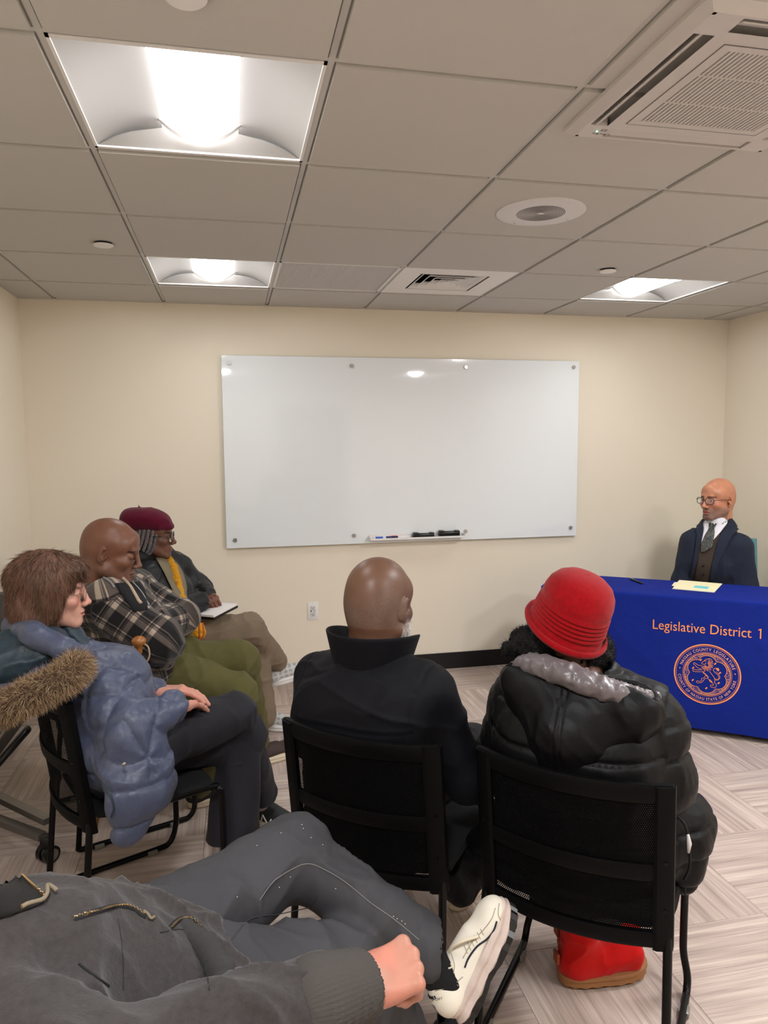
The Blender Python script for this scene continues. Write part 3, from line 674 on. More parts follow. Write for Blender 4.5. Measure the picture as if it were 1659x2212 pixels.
# ================================================================ modelling soft bodies: distance fields turned into one closed surface
class Field:
    def __init__(s, res): s.res = res; s.ops = []; s.lo = np.full(3, 1e9); s.hi = np.full(3, -1e9)
    def _bb(s, lo, hi, grow=True):
        if grow: s.lo = np.minimum(s.lo, lo); s.hi = np.maximum(s.hi, hi)
    def cone(s, a, b, ra, rb=None, k=.02, flat=None, sub=False):
        """tapered limb; flat=(direction, factor) squashes it along a direction"""
        a = V3(*a); b = V3(*b); rb = ra if rb is None else rb; R = max(ra, rb)+k; lo = np.minimum(a, b)-R; hi = np.maximum(a, b)+R
        s._bb(lo, hi, not sub)
        if flat is not None: n = V3(*flat[0]); flat = (n/np.linalg.norm(n), 1.0/flat[1]-1.0)
        s.ops.append(('c', a, b, ra, rb, k, flat, sub, lo, hi)); return s
    def chain(s, pts, rs, k=.02, **kw):
        for i in range(len(pts)-1): s.cone(pts[i], pts[i+1], rs[i], rs[i+1], k, **kw)
        return s
    def ell(s, c, r, k=.02, rot=None, sub=False):
        c = V3(*c); r = V3(*r); R = max(r)+k; s._bb(c-R, c+R, not sub); s.ops.append(('e', c, r, rot, None, k, None, sub, c-R, c+R)); return s
    def box(s, c, h, rnd=.01, k=.01, rot=None, sub=False):
        c = V3(*c); h = V3(*h); R = float(np.linalg.norm(h))+k; s._bb(c-R, c+R, not sub); s.ops.append(('b', c, h, rot, rnd, k, None, sub, c-R, c+R)); return s
    def half(s, p, n, k=.004):
        """cut away everything on the side n points to"""
        s.ops.append(('h', V3(*p), V3(*n)/np.linalg.norm(n), None, None, k, None, True, None, None)); return s
    def mesh(s, warp=None):
        res = s.res; lo = s.lo-2*res; hi = s.hi+2*res
        n = np.maximum(4, np.ceil((hi-lo)/res).astype(int)+1); ax = [(lo[i]+res*np.arange(n[i])).astype(np.float32) for i in range(3)]
        D = np.full(tuple(n), 1.0, np.float32)
        for (t, a, b, ra, rb, k, flat, sub, l, h) in s.ops:
            if l is None: sl = (slice(None),)*3
            else:
                m = 3*res+(k if not sub else 0); i0 = np.maximum(0, np.floor((l-m-lo)/res).astype(int)); i1 = np.minimum(n, np.ceil((h+m-lo)/res).astype(int)+1)
                if np.any(i1 <= i0): continue
                sl = tuple(slice(i0[i], i1[i]) for i in range(3))
            X = ax[0][sl[0]][:, None, None]; Y = ax[1][sl[1]][None, :, None]; Z = ax[2][sl[2]][None, None, :]
            if t == 'c':
                d = (b-a).astype(np.float32); px, py, pz = X-np.float32(a[0]), Y-np.float32(a[1]), Z-np.float32(a[2])
                L = float(d @ d)+1e-12; tt = np.clip((px*d[0]+py*d[1]+pz*d[2])/L, 0, 1); qx, qy, qz = px-tt*d[0], py-tt*d[1], pz-tt*d[2]
                if flat is not None:
                    nn, f = flat; dt = (qx*nn[0]+qy*nn[1]+qz*nn[2])*np.float32(f); qx, qy, qz = qx+dt*nn[0], qy+dt*nn[1], qz+dt*nn[2]
                dist = np.sqrt(qx*qx+qy*qy+qz*qz)-(ra+(rb-ra)*tt)
            elif t == 'h': dist = -((X-a[0])*b[0]+(Y-a[1])*b[1]+(Z-a[2])*b[2])
            else:
                px, py, pz = X-a[0], Y-a[1], Z-a[2]
                if ra is not None:
                    R = np.array(ra); px, py, pz = (R[0, 0]*px+R[1, 0]*py+R[2, 0]*pz), (R[0, 1]*px+R[1, 1]*py+R[2, 1]*pz), (R[0, 2]*px+R[1, 2]*py+R[2, 2]*pz)
                if t == 'e':
                    k0 = np.sqrt((px/b[0])**2+(py/b[1])**2+(pz/b[2])**2); k1 = np.sqrt((px/b[0]**2)**2+(py/b[1]**2)**2+(pz/b[2]**2)**2); dist = k0*(k0-1)/(k1+1e-6)
                else:
                    qx, qy, qz = np.abs(px)-b[0]+rb, np.abs(py)-b[1]+rb, np.abs(pz)-b[2]+rb
                    dist = np.sqrt(np.maximum(qx, 0)**2+np.maximum(qy, 0)**2+np.maximum(qz, 0)**2)+np.minimum(np.maximum(qx, np.maximum(qy, qz)), 0)-rb
            dist = dist.astype(np.float32); c = D[sl]
            if sub:
                q = -dist; h_ = np.clip(.5-.5*(q-c)/(-max(k, 1e-5)), 0, 1) if False else np.clip(.5+.5*(q-c)/max(k, 1e-5), 0, 1); D[sl] = c*(1-h_)+q*h_+k*h_*(1-h_)
            else:
                h_ = np.clip(.5+.5*(c-dist)/max(k, 1e-5), 0, 1); D[sl] = c*(1-h_)+dist*h_-k*h_*(1-h_)
        return surface_nets(D, lo, res)
def surface_nets(D, lo, res):
    S = D < 0; n = D.shape
    c = [S[i:n[0]-1+i, j:n[1]-1+j, k:n[2]-1+k] for i in (0, 1) for j in (0, 1) for k in (0, 1)]
    cnt = sum(q.astype(np.int8) for q in c); act = (cnt > 0) & (cnt < 8); idx = np.full(act.shape, -1, np.int32); A = np.argwhere(act); idx[act] = np.arange(len(A))
    acc = np.zeros((len(A), 3)); num = np.zeros(len(A)); off = [(i, j, k) for i in (0, 1) for j in (0, 1) for k in (0, 1)]
    for p in range(8):
        for q in range(p+1, 8):
            a, b = np.array(off[p]), np.array(off[q])
            if np.abs(a-b).sum() != 1: continue
            da = D[A[:, 0]+a[0], A[:, 1]+a[1], A[:, 2]+a[2]]; db = D[A[:, 0]+b[0], A[:, 1]+b[1], A[:, 2]+b[2]]
            m = (da < 0) != (db < 0); t = np.where(m, da/(da-db+1e-12*(da == db)), 0); acc += np.where(m[:, None], a+(b-a)*t[:, None], 0); num += m
    V = lo+(A+acc/num[:, None])*res; F = []
    for ax in range(3):
        u, v = (ax+1) % 3, (ax+2) % 3; sl0 = [slice(1, -1)]*3; sl0[ax] = slice(0, -1); sl1 = [slice(1, -1)]*3; sl1[ax] = slice(1, None)
        s0, s1 = S[tuple(sl0)], S[tuple(sl1)]; E = np.argwhere(s0 != s1)
        if not len(E): continue
        flip = s0[E[:, 0], E[:, 1], E[:, 2]]; E = E+1; E[:, ax] -= 1
        def g(du, dv):
            q = E.copy(); q[:, u] += du; q[:, v] += dv; return idx[q[:, 0], q[:, 1], q[:, 2]]
        a, b, c_, d = g(-1, -1), g(0, -1), g(0, 0), g(-1, 0); Q = np.stack([a, b, c_, d], 1); Q[~flip] = Q[~flip][:, ::-1]; F.append(Q)
    F = np.concatenate(F); return V, F[(F >= 0).all(1)]
def relax(V, F, it=2, lam=.5):
    e = np.concatenate([F[:, [0, 1]], F[:, [1, 2]], F[:, [2, 3]], F[:, [3, 0]]]); e = np.concatenate([e, e[:, ::-1]])
    cnt = np.bincount(e[:, 0], minlength=len(V))[:, None]
    for _ in range(it):
        s = np.stack([np.bincount(e[:, 0], weights=V[e[:, 1], i], minlength=len(V)) for i in range(3)], 1); V = V+lam*(s/np.maximum(cnt, 1)-V)
    return V
def normals(V, F):
    n = np.cross(V[F[:, 2]]-V[F[:, 0]], V[F[:, 3]]-V[F[:, 1]]); N = np.stack([sum(np.bincount(F[:, j], weights=n[:, i], minlength=len(V)) for j in range(4)) for i in range(3)], 1)
    return N/(np.linalg.norm(N, axis=1, keepdims=True)+1e-12)
def _h(i, j, k, s): 
    x = (i*374761393+j*668265263+k*2147483647+s*1274126177) & 0xffffffff; x = ((x ^ (x >> 13))*1274126177) & 0xffffffff; return ((x ^ (x >> 16)) & 0xffff)/65535.0
def noise3(P, s=0):
    i = np.floor(P).astype(np.int64); f = P-i; f = f*f*(3-2*f); r = 0
    for a in (0, 1):
        for b in (0, 1):
            for c in (0, 1):
                r = r+_h(i[:, 0]+a, i[:, 1]+b, i[:, 2]+c, s)*(f[:, 0] if a else 1-f[:, 0])*(f[:, 1] if b else 1-f[:, 1])*(f[:, 2] if c else 1-f[:, 2])
    return r*2-1
def ridged(P, s=0, sharp=2.0): return (1-np.abs(noise3(P, s)))**sharp
def axes(d, up=(0, 0, 1)):
    d = V3(*d); d = d/np.linalg.norm(d); u = V3(*up)
    if abs(d @ u) > .95: u = V3(1, 0, 0)
    x = np.cross(d, u); x /= np.linalg.norm(x); return x, d, np.cross(x, d)
class Limbs:
    """coordinates that run along and around a set of limb segments (for pattern, quilting and folds)"""
    def __init__(s, segs): s.s = [(V3(*a), V3(*b), r) for a, b, r in segs]
    def coords(s, V):
        best = np.full(len(V), 1e9); L = np.zeros(len(V)); A = np.zeros(len(V)); I = np.zeros(len(V), int); run = 0
        for n, (a, b, r) in enumerate(s.s):
            d = b-a; l = np.linalg.norm(d); t = np.clip((V-a) @ d/(l*l), 0, 1); q = V-a-t[:, None]*d; dist = np.linalg.norm(q, axis=1)/r
            x, _, z = axes(d); m = dist < best; best[m] = dist[m]; L[m] = (t*l)[m]; A[m] = (np.arctan2(q @ x, q @ z)*r)[m]; I[m] = n
        return L, A, I
def surf_obj(name, V, F, m, parent=None, pigment=None, uv=None, mats=None, midx=None, **k):
    me = bpy.data.meshes.new(name); nv, nf = len(V), len(F); me.vertices.add(nv); me.vertices.foreach_set('co', np.asarray(V, np.float32).ravel())
    me.loops.add(nf*4); me.loops.foreach_set('vertex_index', np.asarray(F, np.int32).ravel()); me.polygons.add(nf)
    me.polygons.foreach_set('loop_start', np.arange(0, nf*4, 4, dtype=np.int32)); me.polygons.foreach_set('loop_total', np.full(nf, 4, np.int32))
    me.polygons.foreach_set('use_smooth', np.ones(nf, bool)); me.update(calc_edges=True); me.validate()
    if pigment is not None:
        c = np.concatenate([pigment, np.ones((nv, 1))], 1).astype(np.float32); at = me.attributes.new('pigment', 'FLOAT_COLOR', 'POINT'); at.data.foreach_set('color', c.ravel())
    if uv is not None:
        at = me.attributes.new('cloth_uv', 'FLOAT_VECTOR', 'POINT'); q = np.zeros((nv, 3), np.float32); q[:, :2] = uv; at.data.foreach_set('vector', q.ravel())
    me.materials.append(m)
    o = bpy.data.objects.new(name, me); COL.objects.link(o)
    if parent is not None: world_child(o, parent)
    return props(o, **k)
def merge(parts):
    V = []; F = []; n = 0
    for v, f in parts: V.append(v); F.append(f+n); n += len(v)
    return np.concatenate(V), np.concatenate(F)
def cloth(fld, folds=(), it=1, extra=None):
    """mesh a garment, relax it and press folds in: folds=[(matrix 3x3 of frequencies, amplitude, seed, sharp)]"""
    V, F = fld.mesh(); V = relax(V, F, it); N = normals(V, F); d = np.zeros(len(V))
    for (M, amp, seed, sharp) in folds:
        P = V @ np.asarray(M, float).T if np.ndim(M) == 2 else V*M
        d += amp*(ridged(P, seed, sharp)-.45)
    if extra is not None: d += extra(V, N)
    return V+N*d[:, None], F
def aniso(direction, along, across):
    """frequency matrix for folds that run along a direction"""
    x, d, z = axes(direction); return np.stack([x*across, d*along, z*across])
# ---------------------------------------------------------------- heads
def frame(pos, yaw, pitch=0., roll=0.):
    """matrix of a head or hand: local +y looks forward; yaw is measured from world +Y towards +X"""
    return Matrix.Translation(Vector(pos)) @ Matrix.Rotation(-yaw, 4, 'Z') @ Matrix.Rotation(pitch, 4, 'X') @ Matrix.Rotation(roll, 4, 'Y')
def xf(M, V): A = np.array(M); return V @ A[:3, :3].T+A[:3, 3]
def head_mesh(open_=.0045, nose=1.0, jaw=1.0, lips=1.0, fat=0.0, mouth_open=0.0, res=.0023, neck=.056, neckd=(0, -.052, -.17), brow=1.0, cheek=1.0):
    f = Field(res)
    f.ell((0, -.012, .045), (.077, .098, .085), .01); f.ell((0, .022, -.025), (.066*jaw, .064, .078), .025)
    f.ell((0, -.045, .0), (.066, .058, .06), .03)
    for s in (-1, 1):
        f.cone((s*.055*jaw, .004, -.05), (s*.020, .070, -.090), .019+fat, .015+fat*.5, .022)
        f.ell((s*.043, .058, -.014), (.020, .022, .018*cheek), .022)
        f.ell((s*.05, .035, .045), (.020, .03, .03), .02)
    f.cone((-.012, .076, -.086), (.012, .076, -.086), .0165, .0165, .014); f.ell((0, .074, -.055), (.032, .019, .028), .016)
    f.cone((-.030, .083, .031), (.030, .083, .031), .0095*brow, .0095*brow, .014); f.ell((0, .07, .06), (.045, .022, .035), .02)
    for s in (-1, 1): f.ell((s*.035, .098, .008), (.017, .0125, .0105), .010, sub=True)
    f.cone((0, .087, .028), (0, .107, -.020), .0085*nose, .0085*nose, .009)
    f.ell((0, .1085, -.024), (.0115*nose, .0115, .010*nose), .006)
    for s in (-1, 1): f.ell((s*.0135*nose, .0990, -.0285), (.0085*nose, .010, .0085), .005)
    for s in (-1, 1): f.ell((s*.0065*nose, .103, -.0375), (.0038, .0055, .004), .002, sub=True)
    f.ell((0, .0895, -.0525), (.0225, .0105, .0062*lips), .003); f.ell((0, .0885, -.0640-mouth_open), (.0195, .0110, .0070*lips), .003)
    f.ell((0, .103, -.0585-mouth_open*.5), (.024, .011, .0016+mouth_open*.5), .002, sub=True)
    for s in (-1, 1):   # lids around the eyeballs, opened by a slit
        f.ell((s*.032, .0755, .010), (.0150, .0142, .0128), .003)
        if open_ > .001: f.ell((s*.032, .0900, .0095), (.0120, .012, open_), .0012, sub=True)
    for s in (-1, 1):   # ears
        R = np.array(Matrix.Rotation(s*math.radians(-22), 3, 'Z') @ Matrix.Rotation(math.radians(-8), 3, 'X'))
        f.ell((s*.0795, -.010, .004), (.0075, .0190, .031), .004, rot=R); f.ell((s*.0835, -.002, .009), (.0060, .0095, .0175), .003, rot=R, sub=True)
        f.ell((s*.0800, .005, .000), (.004, .004, .006), .002); f.ell((s*.077, -.004, -.024), (.006, .008, .009), .003)
    f.cone((0, -.028, -.035), neckd, neck, neck+.006, .022); V, F = f.mesh(); return relax(V, F, 1, .4), F
def skin_pigment(V, base, seed=0, beard=None, beard_amt=0, brows=None, lips=None, stubble_head=None, flush=.0, hairline=0.05):
    b = np.array(lin(base)); C = np.tile(b, (len(V), 1)); n = noise3(V*45, seed); C *= (1+.10*n)[:, None]
    x, y, z = V.T; ax = np.abs(x)
    if lips is not None:
        m = np.clip(1-(((x/.0235)**2+((z+.0585)/.0125)**2)), 0, 1)*(y > .082); C = C*(1-np.minimum(1, m*2.5)[:, None])+np.array(lin(lips))*np.minimum(1, m*2.5)[:, None]
        m = (np.abs(z+.0585) < .0014)*(ax < .023)*(y > .08); C[m] *= .35
    if brows is not None:
        zc = .031-.25*np.maximum(0, ax-.035); m = np.clip(1-np.abs(z-zc)/.0055, 0, 1)*(ax > .012)*(ax < .052)*(y > .06)*(.75+.25*noise3(V*900, 5)); m = np.clip(m*1.6, 0, 1)[:, None]; C = C*(1-m)+np.array(lin(brows))*m
    if beard is not None:
        # moustache, chin and jaw line
        g = np.clip((-.042-z)/.014, 0, 1)*(y > .062)*(ax < .05); mo = np.clip(1-np.abs(z+.0445)/.0075, 0, 1)*(ax < .030)*(y > .08)
        jw = np.clip((-.022-z-.35*np.maximum(0, .02-y))/.02, 0, 1)*(y > -.012)*(z > -.115)
        m = np.maximum(np.maximum(g, mo), jw*.85)*(1-np.clip(1-(((x/.0225)**2+((z+.0585)/.0115)**2)), 0, 1)*3).clip(0, 1)
        m = np.clip(m*(.75+.45*noise3(V*700, 9)), 0, 1)[:, None]*beard_amt; C = C*(1-m)+np.array(lin(beard))*m
    if stubble_head is not None:
        m = np.clip((.062+.05*noise3(V*18, 3)-z)/.05, 0, 1)*np.clip((.02-y)/.03, 0, 1)*(z > -.045); m = (m*np.clip(.55+.6*noise3(V*750, 4), 0, 1))[:, None]*.6; C = C*(1-m)+np.array(lin(stubble_head))*m
    if flush:
        m = (np.exp(-(((ax-.045)/.02)**2+((z+.015)/.02)**2))*(y > .03)+np.exp(-((x/.012)**2+((z+.022)/.012)**2))*(y > .09))[:, None]*flush; C = C*(1-m)+np.array(lin((206, 112, 98)))*m
    return np.clip(C, 0, 1)
M_skin = vcol_mat('skin', rough=.42, spec=.42, bump=(420, .18, .0008), sss=.0)
M_eyew = mat('eye_white', (214, 206, 198), rough=.15, spec=.6); M_iris = mat('iris_brown', (34, 20, 12), rough=.1, spec=.8)
def add_eyes(person, M, look=(0, 1, 0)):
    l = V3(*look); l = l/np.linalg.norm(l)
    for s in (-1, 1):
        c = V3(s*.032, .0745, .010); e = MB(); e.lathe([(0, -.0122)]+[(.0122*math.sin(a), -.0122*math.cos(a)) for a in np.linspace(.2, math.pi-.2, 10)]+[(0, .0122)], 20)
        q = Vector((0, 0, 1)).rotation_difference(Vector(l)).to_matrix().to_4x4(); e.v = [tuple(M @ Matrix.Translation(Vector(c)) @ q @ Vector(p)) for p in e.v]
        o = e.build('eye', M_eyew, None, True); world_child(o, person)
        i = MB(); i.lathe([(0, .0124), (.003, .0122), (.0056, .0110)], 18); i.v = [tuple(M @ Matrix.Translation(Vector(c)) @ q @ Vector(p)) for p in i.v]
        world_child(i.build('iris', M_iris, None, True), person)
def glasses(person, M, col, rnd=False, w_=.0245, h_=.019, thick=.0014, label=None, wire=False):
    mt = mat('glasses_frame', col, rough=.25, metal=.8 if wire else 0.0); g = MB()
    for s in (-1, 1):
        pts = []
        for k in range(28):
            a = 2*math.pi*k/28; e = 2.0 if rnd else 3.2; c, q = math.cos(a), math.sin(a); d = (abs(c)**e+abs(q)**e)**(-1/e)
            xx = s*.0325+c*d*w_; pts.append((xx, .1045-.45*(abs(xx)-.01)**1.0*.35, .008+q*d*h_))
        g.tube(pts, thick, 6, closed=True)
        g.tube([(s*(.0325+w_-.001), .093, .014), (s*.0765, .082, .014), (s*.0815, .02, .013), (s*.0815, -.008, .012), (s*.080, -.022, -.004)], thick*.95, 6)
    g.tube([(-.010, .1055, .011), (0, .108, .014), (.010, .1055, .011)], thick, 6)
    g.v = [tuple(M @ Vector(p)) for p in g.v]; o = g.build('glasses', mt, None, True); world_child(o, person)
    ml = NT('clear_lens'); ml.b.inputs['Base Color'].default_value = (1, 1, 1, 1); ml.b.inputs['Roughness'].default_value = .02; ml.b.inputs['Alpha'].default_value = .12; ml.b.inputs['Specular IOR Level'].default_value = .8
    for s in (-1, 1):
        l = MB(); vs = []
        for k in range(24):
            a = 2*math.pi*k/24; e = 2.0 if rnd else 3.2; c, q = math.cos(a), math.sin(a); d = (abs(c)**e+abs(q)**e)**(-1/e); xx = s*.0325+c*d*w_; vs.append((xx, .1045-.1575*(abs(xx)-.01), .008+q*d*h_))
        l.raw(vs, [tuple(range(24))]); l.v = [tuple(M @ Vector(p)) for p in l.v]; l.build('lens', ml.m, None).parent = o
# ---------------------------------------------------------------- hands
def hand_field(side=1, curl=(.3, .3, .35, .4), spread=.05, thumb=(.6, .3), res=.0026, scale=1.0, wrist=.03, fist=False):
    """right hand when side=1, seen from its back: y runs to the finger tips, +z is the back, thumb at -x*side"""
    f = Field(res); s = -side; X = [.030, .010, -.010, -.029]; L = [(.043, .026, .021), (.048, .030, .022), (.044, .027, .022), (.034, .020, .019)]; kn = [.088, .092, .087, .078]
    f.cone((0, -wrist, 0), (0, .01, 0), .026, .025, .012, flat=((0, 0, 1), .78))
    for i in range(4):
        f.cone((X[i]*.55*s, .008, -.002), (X[i]*s, kn[i], .0), .0165, .0112, .010)
    f.ell((.024*s, .035, -.010), (.016, .030, .013), .012); f.ell((-.022*s, .038, -.010), (.012, .030, .012), .012)
    for i in range(4): f.ell((X[i]*s, kn[i]-.002, .0035), (.0098, .0105, .0095), .005)
    tips = []
    for i in range(4):
        p = V3(X[i]*s, kn[i], 0); a = 0.; yw = (1.5-i)*spread*s; r = [.0098, .0090, .0083, .0072][:]; r = [q*(.88 if i == 3 else 1) for q in r]; cu = curl[i]
        ang = [cu, cu*1.15, cu*.75] if not fist else [1.35, 1.65, 1.0]
        for j in range(3):
            a -= ang[j]; d = V3(math.sin(yw)*math.cos(a), math.cos(yw)*math.cos(a), math.sin(a)); q = p+d*L[i][j]; f.cone(p, q, r[j], r[j+1], .0025 if j else .006)
            if j < 2: f.ell(q, (r[j+1]*1.06,)*3, .003)
            p = q
        tips.append((p, d, a))
    b = V3(.020*s, .018, -.008); t1, t2 = thumb; d1 = V3(math.sin(t1)*s, math.cos(t1), -.35); d1 /= np.linalg.norm(d1); m1 = b+d1*.042; a2 = t1-t2
    d2 = V3(math.sin(a2)*s, math.cos(a2), -.35-.2*t2); d2 /= np.linalg.norm(d2); m2 = m1+d2*.032; a3 = a2-t2; d3 = V3(math.sin(a3)*s, math.cos(a3), -.3-.3*t2); d3 /= np.linalg.norm(d3); m3 = m2+d3*.024
    f.cone(b, m1, .0165, .0125, .012); f.cone(m1, m2, .0118, .0105, .004); f.cone(m2, m3, .0104, .0082, .003)
    return f, tips
def limb_frame(origin, fwd, back):
    """matrix whose +y is fwd and +z (back of the hand) leans to back"""
    y = V3(*fwd); y /= np.linalg.norm(y); z = V3(*back); z = z-(z @ y)*y; z /= np.linalg.norm(z); x = np.cross(y, z)
    return Matrix(((x[0], y[0], z[0], origin[0]), (x[1], y[1], z[1], origin[1]), (x[2], y[2], z[2], origin[2]), (0, 0, 0, 1)))
def hand_mesh(M, **k):
    f, tips = hand_field(**k); V, F = f.mesh(); sc_ = k.get('scale', 1.0); return xf(M, relax(V, F, 1, .4)*sc_), F, tips
def tint(V, base, seed=0, amt=.10, red=0.0):
    C = np.tile(np.array(lin(base)), (len(V), 1))*(1+amt*noise3(V*60, seed))[:, None]
    if red: m = (np.clip(noise3(V*30, seed+2), 0, 1)*red)[:, None]; C = C*(1-m)+np.array(lin((214, 110, 96)))*m
    return np.clip(C, 0, 1)
# ---------------------------------------------------------------- shoes
def shoe(person, M, upper, sole, length=.285, width=.10, name='shoe', upper_fn=None, laces=None, sole_h=.030, tongue=None, high=.075, opening=None, group_mat=None, chunky=0.0, res=.004, label=None):
    """a trainer: local y runs heel to toe, z up, origin under the heel centre"""
    L, W = length, width/2
    f = Field(res); f.cone((0, .035, sole_h+.012), (0, L-.05, sole_h+.008), W*.80, W*.84, .02, flat=((0, 0, 1), .75)); f.cone((0, .03, sole_h+.03), (0, .05, sole_h+high), W*.72, W*.62, .025); f.cone((0, .05, sole_h+high-.012), (0, L*.62, sole_h+.030), W*.60, W*.58, .025); f.ell((0, L-.055, sole_h+.010), (W*.88, .055, .034), .02)
    f.half((0, 0, sole_h-.002), (0, 0, -1), .003); f.cone((0, .052, sole_h+high+.02), (0, .05, sole_h+high-.03), W*.50, W*.48, .008, sub=True)
    V, F = f.mesh(); V = relax(V, F, 1); pig = np.tile(np.array(lin(upper)), (len(V), 1))
    if upper_fn: pig = upper_fn(V, pig)
    global LASTSHOE; LASTSHOE = (xf(M, V), F)
    o1 = surf_obj(name, xf(M, V), F, group_mat or M_shoe, person, pigment=pig)
    if label: o1['label'] = label
    s = MB(); n = 56
    def out(a, grow=0.0, zz=0):
        c, q = math.cos(a), math.sin(a); y = L/2+q*(L/2+grow); t = y/L; wv = W*(.80+.10*math.sin(t*math.pi*1.0)+.12*math.exp(-((t-.72)/.2)**2)-.10*math.exp(-((t-.42)/.15)**2)); e = (abs(c)**2.6+abs(q)**2.6)**(-1/2.6); return (c*e*(wv+grow), L/2+q*e*(L/2+grow)*.985)
    prof = [(-.006, .0), (.001, .003), (.004+chunky, .010), (.002, sole_h*.6), (.005+chunky*.5, sole_h*.85), (.001, sole_h+.006), (-.008, sole_h+.008)]
    vs = []; fs = []; m = len(prof)
    for i in range(n):
        a = 2*math.pi*i/n
        for g, z in prof:
            x, y = out(a, g); lift = .012*max(0, (y/L-.80)/.2)**2*(1 if z < .5*sole_h else .4); wob = chunky*.5*math.sin(y*95)*(1 if 0 < z < sole_h else 0)
            vs.append((x+wob*math.copysign(1, x), y, z+lift))
    for i in range(n):
        for j in range(m-1): k = (i+1) % n; fs.append((i*m+j, k*m+j, k*m+j+1, i*m+j+1))
    fs.append(tuple(i*m for i in range(n))); fs.append(tuple(i*m+m-1 for i in range(n))[::-1]); s.raw([tuple(M @ Vector(p)) for p in vs], fs); o2 = s.build('sole', sole if not isinstance(sole, tuple) else mat('sole_'+name, sole, rough=.6), None, 'auto')
    o2.parent = o1
    if laces:
        lm = mat('lace', laces, rough=.8); b = MB()
        for k in range(5):
            y = L*.30+k*L*.075; z = sole_h+high+.002-.0115*k-.004*(k*k)*.25; b.tube(smooth_path([(-W*.42, y-.004, z-.014), (-W*.15, y, z), (W*.15, y+.003, z), (W*.42, y+.006, z-.014)], 3), .0024, 6)
        z = sole_h+high+.006
        for sgn in (-1, 1): b.tube(smooth_path([(0, L*.30, z-.002), (sgn*.022, L*.27, z+.008), (sgn*.038, L*.33, z-.006), (sgn*.016, L*.34, z-.002), (0, L*.30, z-.002)], 4), .0021, 6); b.tube(smooth_path([(0, L*.30, z), (sgn*.012, L*.37, z-.004), (sgn*.030, L*.40, z-.018)], 4), .0020, 6)
        b.v = [tuple(M @ Vector(p)) for p in b.v]; o3 = b.build('laces', lm, None, True); o3.parent = o1
    return o1
M_shoe = vcol_mat('shoe_upper', rough=.6, spec=.3, bump=(500, .3, .0008))

from mathutils.bvhtree import BVHTree
def bvh(V, F): return BVHTree.FromPolygons([tuple(p) for p in V], [tuple(int(i) for i in q) for q in F])
def hit(tree, u, v, off=.002):
    """where the line of sight through (u, v) meets a garment, lifted off its surface"""
    d = ray(u, v); d = d/np.linalg.norm(d); loc, nrm, i, t = tree.ray_cast(Vector(CAM), Vector(d))
    if loc is None: return None
    n = np.array(nrm); n = n if n @ d < 0 else -n; return np.array(loc)+n*off
def panel(name, person, tree, rows, m, off=.003, n=10, thick=.003, sub=6, **k):
    """a cloth panel laid on a garment between two edges; rows=[(uL, vL, uR, vR)]"""
    Lp = smooth_path([(q[0], q[1], 0) for q in rows], sub); Rp = smooth_path([(q[2], q[3], 0) for q in rows], sub); G = []; last = None
    for a, b in zip(Lp, Rp):
        row = []
        for i in range(n):
            q = a+(b-a)*i/(n-1); p_ = hit(tree, q[0], q[1], off); row.append(p_)
        G.append(row)
    dflt = next(p_ for row in G for p_ in row if p_ is not None)
    for row in G:
        for i in range(n):
            if row[i] is None: row[i] = row[i-1] if i and row[i-1] is not None else dflt
            dflt = row[i]
    mb = MB(); mb.raw([tuple(p_) for row in G for p_ in row], [(i*n+j, i*n+j+1, (i+1)*n+j+1, (i+1)*n+j) for i in range(len(G)-1) for j in range(n-1)])
    o = mb.build(name, m, None, True, **k); md = o.modifiers.new('thickness', 'SOLIDIFY'); md.thickness = thick; md.offset = 0; return world_child(o, person)
def trail(name, person, tree, pts, r, m, off=.001, n=6, **k):
    P = [hit(tree, q[0], q[1], off) for q in smooth_path([(a, b, 0) for a, b in pts], n)]; P = [q for q in P if q is not None]
    return world_child(MB().tube(P, r, 6).build(name, m, None, True, **k), person)
# ================================================================ people
def fabric(name, rgb, rough=.8, bump=(300, .2, .001), sheen=.15, noise=None, spec=.25, wr=None):
    return mat(name, rgb, rough=rough, spec=spec, bump=bump, sheen=sheen, noise=noise)
def body_coarse(J, res=.016, k=.03, hands=True):
    f = Field(res); g = lambda n: J[n]
    f.cone(g('pelvis'), g('chest'), .115, .125, k, flat=(J['fwd'], .72)); f.cone(g('shL'), g('shR'), .055, .055, k); f.cone(g('chest'), g('neck'), .11, .05, k)
    for s in 'LR':
        f.cone(g('sh'+s), g('el'+s), .045, .036, k); f.cone(g('el'+s), g('wr'+s), .034, .026, k)
        f.cone(g('pelvis'), g('hip'+s), .10, .085, k); f.cone(g('hip'+s), g('kn'+s), .072, .052, k); f.cone(g('kn'+s), g('an'+s), .046, .027, k)
    V, F = f.mesh(); return V, F
def joints(pelvis, chest, neck, yaw, sw=.18, hw=.085, **k):
    fwd = V3(math.sin(yaw), math.cos(yaw), 0); r = V3(math.cos(yaw), -math.sin(yaw), 0)
    J = dict(pelvis=V3(*pelvis), chest=V3(*chest), neck=V3(*neck), fwd=fwd, right=r)
    J['shR'] = J['neck']+r*sw-V3(0, 0, .085); J['shL'] = J['neck']-r*sw-V3(0, 0, .085); J['hipR'] = J['pelvis']+r*hw; J['hipL'] = J['pelvis']-r*hw
    for a, b in k.items(): J[a] = V3(*b)
    return J
def new_person(loc, label): return empty('person', (loc[0], loc[1], 0), 0, label, 'person')
def body(person, parts, pigs, m=None):
    V, F = merge(parts); return surf_obj('body', V, F, m or M_skin, person, pigment=np.concatenate(pigs))
